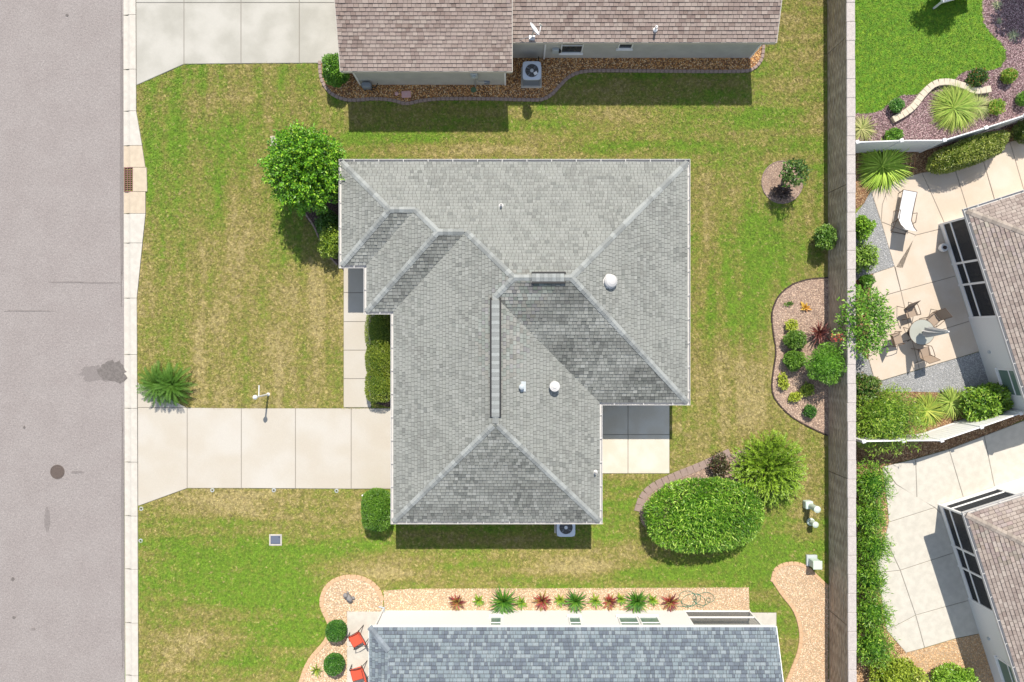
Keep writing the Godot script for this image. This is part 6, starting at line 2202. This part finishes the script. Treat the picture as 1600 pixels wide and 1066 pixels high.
# ---------------------------------------------------------------- furniture and small things
func furnish() -> void:
	# lamp post with a globe and a sign arm
	var lp := thing("lamp_post", "white lamp post with globe and side arm beside the driveway", "lamp post", spot(419.4, 616.3))
	var pb := MB.new()
	pb.lathe(Transform3D(), [Vector2(0.075, 0), Vector2(0.075, 0.06), Vector2(0.04, 0.1), Vector2(0.036, 1.45), Vector2(0.06, 1.47), Vector2(0, 1.48)], 14)
	part(lp, "post", pb, M.white)
	var gb := MB.new()
	gb.blob(Vector3(0, 1.58, 0), Vector3(0.1, 0.12, 0.1), lump, 0.0, 10, 16)
	part(lp, "globe", gb, M.white)
	var cb := MB.new()
	cb.lathe(Transform3D(Basis(), Vector3(0, 1.69, 0)), [Vector2(0.05, 0), Vector2(0.045, 0.03), Vector2(0, 0.05)], 12)
	part(lp, "finial", cb, M.white)
	var ab := MB.new()
	ab.bar(Vector3(0, 1.16, 0.02), Vector3(0.01, 1.16, -0.48), 0.035, 0.045, 0.006)
	part(lp, "sign_arm", ab, M.white)
	# boxes flush with the turf
	for q in [[431, 843.5, 0.56, 0.5, "grey-framed dark meter box in the lower front lawn", M.meter_lid_dark if M.has("meter_lid_dark") else surf(lin(0.1, 0.12, 0.17), 0.6), M.curb], [430, 221, 0.42, 0.46, "pale concrete meter box beside the corner tree", M.curb, M.curb_tan]]:
		var o := thing("meter_box", q[4], "meter box", spot(q[0], q[1]))
		var fb := MB.new()
		for s in [-1, 1]:
			fb.box(Vector3(s * (q[2] * 0.5 - 0.03), 0.03, 0), Vector3(0.06, 0.08, q[3]), 0, 0.01)
			fb.box(Vector3(0, 0.03, s * (q[3] * 0.5 - 0.03)), Vector3(q[2] - 0.12, 0.08, 0.06), 0, 0.01)
		part(o, "frame", fb, q[6])
		var lb := MB.new()
		lb.box(Vector3(0, 0.035, -0.01), Vector3(q[2] - 0.13, 0.06, q[3] - 0.13), 0, 0.008)
		part(o, "lid", lb, q[5])
		var nb := MB.new()
		nb.box(Vector3(q[2] * 0.3, 0.068, -q[3] * 0.27), Vector3(0.05, 0.008, 0.03))
		part(o, "finger_hole", nb, M.black)
		var c := spot(q[0], q[1])
		hard.append(PackedVector2Array([Vector2(c.x - q[2] * 0.5, c.z - q[3] * 0.5), Vector2(c.x + q[2] * 0.5, c.z - q[3] * 0.5), Vector2(c.x + q[2] * 0.5, c.z + q[3] * 0.5), Vector2(c.x - q[2] * 0.5, c.z + q[3] * 0.5)]))
	# concrete rings round the sprinklers
	var k := 0
	for q in [[332, 766, "left"], [428, 766, "middle"], [526, 767, "right"], [221, 795, "a"], [220, 845, "b"]]:
		var lab: String = ["concrete sprinkler ring, leftmost of three below the driveway's lower edge", "concrete sprinkler ring, middle one below the driveway's lower edge", "concrete sprinkler ring, rightmost below the driveway's lower edge", "concrete sprinkler ring at the driveway apron's lower tip by the kerb", "concrete sprinkler ring farther down along the kerb"][k]
		var o := thing("sprinkler_ring", lab, "sprinkler", spot(q[0], q[1]), 0.0, "sprinkler rings in the front lawn")
		var rb := MB.new()
		rb.lathe(Transform3D(), [Vector2(0.095, 0.0), Vector2(0.095, 0.03), Vector2(0.085, 0.04), Vector2(0.05, 0.04), Vector2(0.045, 0.03), Vector2(0.045, 0.0)], 16)
		part(o, "ring", rb, M.meter_grey)
		var hb := MB.new()
		hb.lathe(Transform3D(), [Vector2(0.025, 0.0), Vector2(0.025, 0.05), Vector2(0, 0.055)], 10)
		part(o, "nozzle", hb, M.black)
		k += 1
	# white stake beside the round shrub
	var stake := thing("vent_pipe", "short white pipe standing beside the clipped garage shrub", "pipe", spot(569, 772))
	var sb := MB.new()
	sb.tube([Vector3.ZERO, Vector3(-0.02, 0.32, 0)], 0.03, 10)
	part(stake, "pipe", sb, M.white)
	# pedestals by the wall
	var ped := thing("utility_pedestal", "tall pale green utility pedestal with round cap, upper one by the wall", "utility box", spot(1260, 787))
	var p1 := MB.new()
	p1.box(Vector3(0, 0.18, 0), Vector3(0.34, 0.36, 0.34), 0.05, 0.03)
	part(ped, "base", p1, M.box_green)
	var p2 := MB.new()
	p2.lathe(Transform3D(Basis(), Vector3(0.06, 0.36, 0.03)), [Vector2(0.13, 0), Vector2(0.13, 0.55), Vector2(0.15, 0.56), Vector2(0.15, 0.62), Vector2(0.08, 0.66), Vector2(0, 0.67)], 20)
	part(ped, "cap", p2, M.pale_green)
	var ped2 := thing("utility_pedestal", "short round pale utility pedestal below the tall one", "utility box", spot(1266, 815))
	var p3 := MB.new()
	p3.lathe(Transform3D(), [Vector2(0.12, 0), Vector2(0.12, 0.48), Vector2(0.135, 0.49), Vector2(0.135, 0.56), Vector2(0.07, 0.6), Vector2(0, 0.61)], 18)
	part(ped2, "housing", p3, M.pale_green)
	var p5 := MB.new()
	p5.lathe(Transform3D(), [Vector2(0.17, 0), Vector2(0.17, 0.1), Vector2(0.12, 0.12)], 18)
	part(ped2, "base", p5, M.box_green)
	var ped3 := thing("utility_cabinet", "square pale green utility cabinet above the hook-shaped rock bed", "utility box", spot(1267, 875))
	var p4 := MB.new()
	p4.box(Vector3(0, 0.07, 0), Vector3(0.48, 0.14, 0.5), 0, 0.02)
	part(ped3, "base", p4, M.meter_grey)
	var p6 := MB.new()
	p6.box(Vector3(0.02, 0.38, 0.03), Vector3(0.36, 0.5, 0.34), 0, 0.03)
	part(ped3, "housing", p6, M.box_green)
	var p7 := MB.new()
	p7.box(Vector3(0.02, 0.645, 0.03), Vector3(0.4, 0.03, 0.38), 0, 0.01)
	part(ped3, "lid", p7, M.pale_green)
	# weathered ornament on the round rock bed
	var orn := thing("garden_ornament", "weathered grey stone garden ornament on the round tan bed", "ornament", spot(546, 933, 0.03), 0.7)
	var o1 := MB.new()
	o1.blob(Vector3(0, 0.12, 0), Vector3(0.12, 0.14, 0.22), lump, 0.35, 12, 16)
	part(orn, "body", o1, M.stone_grey)
	var o2 := MB.new()
	o2.blob(Vector3(0.01, 0.25, -0.2), Vector3(0.1, 0.1, 0.11), lump, 0.35, 10, 14)
	part(orn, "head", o2, M.stone_grey)
	var o3 := MB.new()
	for s in [-1.0, 1.0]:
		o3.blob(Vector3(s * 0.12, 0.05, 0.14), Vector3(0.06, 0.06, 0.09), lump, 0.3, 8, 10)
		o3.blob(Vector3(s * 0.09, 0.05, -0.2), Vector3(0.05, 0.06, 0.07), lump, 0.3, 8, 10)
	part(orn, "feet", o3, M.stone_grey)
	# coiled hose
	var hs := thing("garden_hose", "thin green garden hose lying in loops on the tan rock strip", "hose", spot(1092, 937, 0.05))
	var pts := []
	rng.seed = 8
	for q in 150:
		var t := q / 149.0
		var a := t * TAU * 5.2
		var c := Vector3(-0.75 + 1.55 * fposmod(t * 2.3, 1.0) * 0.75 + 0.25 * sin(t * 21.0), 0, 0.1 * sin(t * 13.0))
		var rr := 0.28 + 0.13 * sin(t * 9.0)
		c = Vector3(-0.5 + 1.0 * (0.5 - 0.5 * cos(t * TAU * 1.1)), 0, 0.08 * sin(t * 13.0))
		pts.append(c + Vector3(cos(a) * rr, 0.02 + 0.01 * sin(q * 1.7), sin(a) * rr * 0.85))
	pts.append(Vector3(-1.05, 0.02, 0.3))
	pts.append(Vector3(-1.15, 0.02, 0.55))
	var hb2 := MB.new()
	hb2.tube(pts, 0.009, 5)
	part(hs, "hose", hb2, M.hose)
	var nz := MB.new()
	nz.tube([pts[0], pts[0] + Vector3(0.09, 0.01, -0.03)], [0.016, 0.022], 8)
	part(hs, "nozzle", nz, M.dark_metal)
	var dw := thing("drain_spout", "dark drain spout stub beside the white house's front corner", "drain pipe", spot(600, 951, 0.0))
	var db := MB.new()
	db.tube([Vector3(0.05, 0.3, 0.02), Vector3(0.03, 0.08, -0.05), Vector3(-0.22, 0.06, -0.1)], 0.04, 8)
	part(dw, "elbow", db, M.meter_grey)
	lounge_seat("red cushioned chair with black frame, upper of two on the side slab", spot(563, 991), 0.5)
	lounge_seat("red cushioned chair with black frame, lower of two on the side slab", spot(565, 1045), 0.25)
	block_wall()
	chaise()
	patio_set()
	lanai_things()


func lounge_seat(label: String, at: Vector3, turn: float) -> void:
	var o := thing("patio_chair", label, "chair", Vector3(at.x, 0.05, at.z), turn, "red patio chairs")
	# faces -x
	for s in [-1.0, 1.0]:
		var b := MB.new()
		b.tube([Vector3(-0.36, 0.0, s * 0.3), Vector3(-0.34, 0.55, s * 0.3), Vector3(-0.1, 0.6, s * 0.31), Vector3(0.2, 0.58, s * 0.3), Vector3(0.34, 0.0, s * 0.3)], 0.02, 6)
		part(o, "arm", b, M.dark_metal)
	var f := MB.new()
	f.tube([Vector3(-0.34, 0.32, -0.28), Vector3(-0.34, 0.32, 0.28)], 0.018, 6)
	f.tube([Vector3(0.14, 0.3, -0.28), Vector3(0.42, 1.0, -0.26), Vector3(0.46, 1.06, 0.0), Vector3(0.42, 1.0, 0.26), Vector3(0.14, 0.3, 0.28)], 0.02, 6)
	part(o, "frame", f, M.dark_metal)
	var c := MB.new()
	c.block(Transform3D(Basis(Vector3(0, 0, 1), -0.12), Vector3(-0.1, 0.38, 0)), Vector3(0.54, 0.11, 0.54), 0.04)
	part(o, "seat_cushion", c, M.cushion_red)
	var d := MB.new()
	d.block(Transform3D(Basis(Vector3(0, 0, 1), -0.4), Vector3(0.28, 0.72, 0)), Vector3(0.1, 0.64, 0.52), 0.04)
	part(o, "back_cushion", d, M.cushion_red)


func block_wall() -> void:
	var o := thing("low_block_wall", "low curved cream block wall in the purple mulch bed", "garden wall")
	var path := smooth(ground([1396, 187, 1410, 179, 1425, 167, 1439, 149, 1456, 134, 1477, 130.5, 1500, 136, 1520, 144, 1546, 141]), false, 6)
	var b := MB.new()
	b.box(Vector3(0, 0.08, 0), Vector3(0.27, 0.16, 0.232), 0, 0.012)
	var m := b.mesh()
	var cb := MB.new()
	cb.box(Vector3(0, 0.19, 0), Vector3(0.29, 0.06, 0.235), 0, 0.012)
	var cm := cb.mesh()
	var left := 0.0
	for k in path.size() - 1:
		var d := (path[k + 1] - path[k])
		while left < d.length():
			var q := path[k] + d.normalized() * left
			var t := Transform3D(Basis(Vector3.UP, atan2(d.x, d.y)), Vector3(q.x, 0, q.y))
			var base := part(o, "block", m, M.bone, t)
			part(base, "cap", cm, M.bone)
			left += 0.24
		left -= d.length()
	# white tray on legs at the top edge of the lawn
	var tr := thing("raised_planter", "white framed raised planter tray at the top edge of the bright lawn", "planter", spot(1481, -6, 0.0), 0.27)
	var fb := MB.new()
	for s in [-1, 1]:
		fb.box(Vector3(0, 0.72, s * 0.42), Vector3(1.7, 0.12, 0.06), 0, 0.01)
		fb.box(Vector3(s * 0.82, 0.72, 0), Vector3(0.06, 0.12, 0.78), 0, 0.01)
	part(tr, "frame", fb, M.white)
	var bt := MB.new()
	bt.box(Vector3(0, 0.69, 0), Vector3(1.6, 0.04, 0.8))
	part(tr, "tray", bt, M.patio_beige)
	for sx in [-1, 1]:
		for sz in [-1, 1]:
			var lb := MB.new()
			lb.box(Vector3(sx * 0.76, 0.34, sz * 0.36), Vector3(0.08, 0.68, 0.08), 0, 0.01)
			part(tr, "leg", lb, M.white)
	var bw := MB.new()
	bw.lathe(Transform3D(Basis(), Vector3(-0.2, 0.71, 0.05)), [Vector2(0.1, 0), Vector2(0.24, 0.1), Vector2(0.26, 0.12), Vector2(0.22, 0.1), Vector2(0.0, 0.04)], 20)
	part(tr, "basin", bw, M.galv)


func sling_frame(o: Node3D, called: String, pts: Array, r: float, mat: Material) -> void:
	var b := MB.new()
	b.tube(pts, r, 6)
	part(o, called, b, mat)


func chaise() -> void:
	# long axis along local z, head at +z
	var o := thing("chaise_lounge", "white sling chaise lounge with bronze frame on the beige patio", "chaise lounge", spot(1409, 334, 0.05) * Vector3(1, 1, 1), -0.18)
	var w := 0.31
	for s in [-1.0, 1.0]:
		sling_frame(o, "side_rail", [Vector3(s * w, 0.36, -0.95), Vector3(s * w, 0.33, -0.4), Vector3(s * w, 0.31, 0.3)], 0.02, M.bronze)
		sling_frame(o, "arm", [Vector3(s * (w + 0.05), 0.0, -0.05), Vector3(s * (w + 0.06), 0.56, 0.0), Vector3(s * (w + 0.06), 0.57, 0.42), Vector3(s * (w + 0.05), 0.0, 0.5)], 0.018, M.bronze)
		sling_frame(o, "leg", [Vector3(s * w, 0.36, -0.93), Vector3(s * w, 0.0, -0.85)], 0.018, M.bronze)
		sling_frame(o, "leg", [Vector3(s * w, 0.33, 0.35), Vector3(s * w, 0.0, 0.92)], 0.018, M.bronze)
		sling_frame(o, "back_rail", [Vector3(s * w, 0.31, 0.3), Vector3(s * w * 0.95, 0.66, 0.68), Vector3(s * w * 0.85, 0.98, 0.9)], 0.02, M.bronze)
	sling_frame(o, "cross_bar", [Vector3(-w, 0.36, -0.95), Vector3(w, 0.36, -0.95)], 0.018, M.bronze)
	sling_frame(o, "cross_bar", [Vector3(-w, 0.05, 0.88), Vector3(w, 0.05, 0.88)], 0.018, M.bronze)
	var sl := [Vector3(0, 0.37, -0.95), Vector3(0, 0.33, -0.5), Vector3(0, 0.3, 0.0), Vector3(0, 0.31, 0.3)]
	var bk := [Vector3(0, 0.31, 0.31), Vector3(0, 0.64, 0.68), Vector3(0, 1.0, 0.92)]
	for q in [["seat_sling", sl], ["back_sling", bk]]:
		var b := MB.new()
		for k in q[1].size() - 1:
			var a: Vector3 = q[1][k]
			var c: Vector3 = q[1][k + 1]
			var e := Vector3(w * 0.97, 0, 0)
			b.facing([a - e, a + e, c + e, c - e], Vector3(0, -9, 0))
			var dn := Vector3(0, -0.012, 0)
			b.facing([a - e + dn, a + e + dn, c + e + dn, c - e + dn], Vector3(0, 9, 0))
		part(o, q[0], b, M.sling_white)


func patio_set() -> void:
	var c := spot(1426, 519.5, 0.05)
	var t := thing("patio_table", "round glass patio table with bronze legs on the beige patio", "table", c)
	var g := MB.new()
	g.lathe(Transform3D(Basis(), Vector3(0, 0.7, 0)), [Vector2(0.0, 0.0), Vector2(0.54, 0.0), Vector2(0.55, 0.006), Vector2(0.54, 0.012), Vector2(0.0, 0.012)], 32)
	part(t, "glass_top", g, surf(lin(0.36, 0.37, 0.33), 0.12))
	var ring := []
	for k in 33:
		ring.append(Vector3(cos(TAU * k / 32.0) * 0.555, 0.7, sin(TAU * k / 32.0) * 0.555))
	sling_frame(t, "rim", ring, 0.016, M.bronze)
	for k in 4:
		var a := TAU * k / 4.0 + 0.5
		var d := Vector3(cos(a), 0, sin(a))
		sling_frame(t, "leg", [d * 0.5 + Vector3(0, 0.69, 0), d * 0.25 + Vector3(0, 0.35, 0), d * 0.46], 0.018, M.bronze)
	var u := thing("parasol", "closed grey parasol standing through the glass patio table", "parasol", c)
	sling_frame(u, "pole", [Vector3(0, 0.0, 0), Vector3(0, 2.5, 0)], 0.02, M.dark_metal)
	var b := MB.new()
	b.lathe(Transform3D(), [Vector2(0.24, 0), Vector2(0.24, 0.05), Vector2(0.06, 0.09), Vector2(0.05, 0.3), Vector2(0, 0.3)], 18)
	part(u, "base", b, M.dark_metal)
	var f := MB.new()
	var seg := 32
	var prof := [[2.52, 0.02], [2.4, 0.06], [2.0, 0.1], [1.5, 0.15], [1.1, 0.19], [1.02, 0.16]]
	for k in prof.size() - 1:
		for s in seg:
			var q := []
			for e in [[k, s], [k, s + 1], [k + 1, s + 1], [k + 1, s]]:
				var a: float = TAU * (e[1] % seg) / seg
				var r: float = prof[e[0]][1] * (1.0 + (0.28 if e[1] % 4 == 0 else (-0.22 if e[1] % 4 == 2 else 0.0)))
				q.append(Vector3(cos(a + 0.25 * e[0]) * r, prof[e[0]][0], sin(a + 0.25 * e[0]) * r))
			f.facing(q, Vector3(0, q[0].y, 0))
	part(u, "folded_canopy", f, M.canvas)
	var fin := MB.new()
	fin.lathe(Transform3D(Basis(), Vector3(0, 2.5, 0)), [Vector2(0.025, 0), Vector2(0.03, 0.04), Vector2(0, 0.07)], 10)
	part(u, "finial", fin, M.white)
	var lab := ["tan sling chair above the patio table", "tan sling chair left of the patio table", "tan sling chair behind the closed parasol", "tan sling chair below the patio table"]
	var seats := [[-0.32, -0.92], [-0.98, 0.3], [0.72, -0.6], [0.3, 0.92]]
	for k in 4:
		var p := c + Vector3(seats[k][0], 0, seats[k][1])
		var yaw := atan2(-seats[k][0], -seats[k][1])
		var o := thing("sling_chair", lab[k], "chair", p, yaw, "chairs around the patio table")
		# front is +z, towards the table
		var w := 0.27
		for s in [-1.0, 1.0]:
			sling_frame(o, "leg_frame", [Vector3(s * w, 0, 0.3), Vector3(s * w, 0.6, 0.24), Vector3(s * w, 0.64, 0.05), Vector3(s * w, 0.62, -0.22), Vector3(s * w, 0.0, -0.36)], 0.016, M.bronze)
			sling_frame(o, "back_rail", [Vector3(s * w * 0.9, 0.42, 0.26), Vector3(s * w * 0.9, 0.38, -0.16), Vector3(s * w * 0.9, 0.95, -0.38)], 0.015, M.bronze)
		sling_frame(o, "top_rail", [Vector3(-w * 0.9, 0.95, -0.38), Vector3(w * 0.9, 0.95, -0.38)], 0.015, M.bronze)
		var sb := MB.new()
		var e := Vector3(w * 0.86, 0, 0)
		for q in [[Vector3(0, 0.425, 0.26), Vector3(0, 0.385, -0.16)], [Vector3(0, 0.39, -0.165), Vector3(0, 0.94, -0.375)]]:
			var m := MB.new()
			m.facing([q[0] - e, q[0] + e, q[1] + e, q[1] - e], Vector3(0, 0.6, 0.9) if q[0].z < 0 else Vector3(0, -9, 0))
			m.facing([q[0] - e + Vector3(0, -0.01, -0.008), q[0] + e + Vector3(0, -0.01, -0.008), q[1] + e + Vector3(0, -0.01, -0.008), q[1] - e + Vector3(0, -0.01, -0.008)], Vector3(0, 0.6, -9) if q[0].z < 0 else Vector3(0, 9, 0))
			part(o, "back_sling" if q[0].z < 0 else "seat_sling", m, M.sling_tan)


func lanai_things() -> void:
	# planter pot beside the patio lanai
	var pot := thing("planter_pot", "white round pot beside the lanai screen on the patio", "pot", spot(1470, 388, 0.05))
	var b := MB.new()
	b.lathe(Transform3D(), [Vector2(0.12, 0), Vector2(0.19, 0.16), Vector2(0.17, 0.3), Vector2(0.15, 0.31), Vector2(0.14, 0.26), Vector2(0, 0.25)], 20)
	part(pot, "bowl", b, M.white)
	var s := MB.new()
	s.blob(Vector3(0.02, 0.27, 0), Vector3(0.09, 0.05, 0.08), lump, 0.3, 8, 12)
	part(pot, "soil", s, M.mulch_dark)
	var yaw := asin(0.3056)
	var frame := Transform3D(Basis(Vector3.UP, yaw), Vector3(18.6, 0, -5.42))
	for q in [[1.25, 1.05, "grey lanai armchair at the upper end behind the screens", M.wicker], [1.2, 2.55, "grey lanai armchair behind the middle screen panel", M.wicker], [1.3, 3.95, "grey lanai armchair with white cushion behind the lower screen panel", M.wicker]]:
		var p: Vector3 = frame * Vector3(q[0], 0.1, q[1])
		var o := thing("lanai_armchair", q[2], "armchair", p, yaw + 0.2)
		var sb := MB.new()
		sb.box(Vector3(0, 0.22, 0), Vector3(0.7, 0.4, 0.7), 0, 0.04)
		part(o, "seat", sb, q[3])
		var bb := MB.new()
		bb.box(Vector3(0.32, 0.55, 0), Vector3(0.14, 0.7, 0.72), 0, 0.05)
		part(o, "backrest", bb, q[3])
		for e in [-1.0, 1.0]:
			var ar := MB.new()
			ar.box(Vector3(0, 0.5, e * 0.34), Vector3(0.7, 0.16, 0.12), 0, 0.04)
			part(o, "armrest", ar, q[3])
		var cu := MB.new()
		cu.box(Vector3(-0.03, 0.46, 0), Vector3(0.54, 0.12, 0.54), 0, 0.04)
		part(o, "cushion", cu, M.white if q[1] > 3.0 else M.wicker)
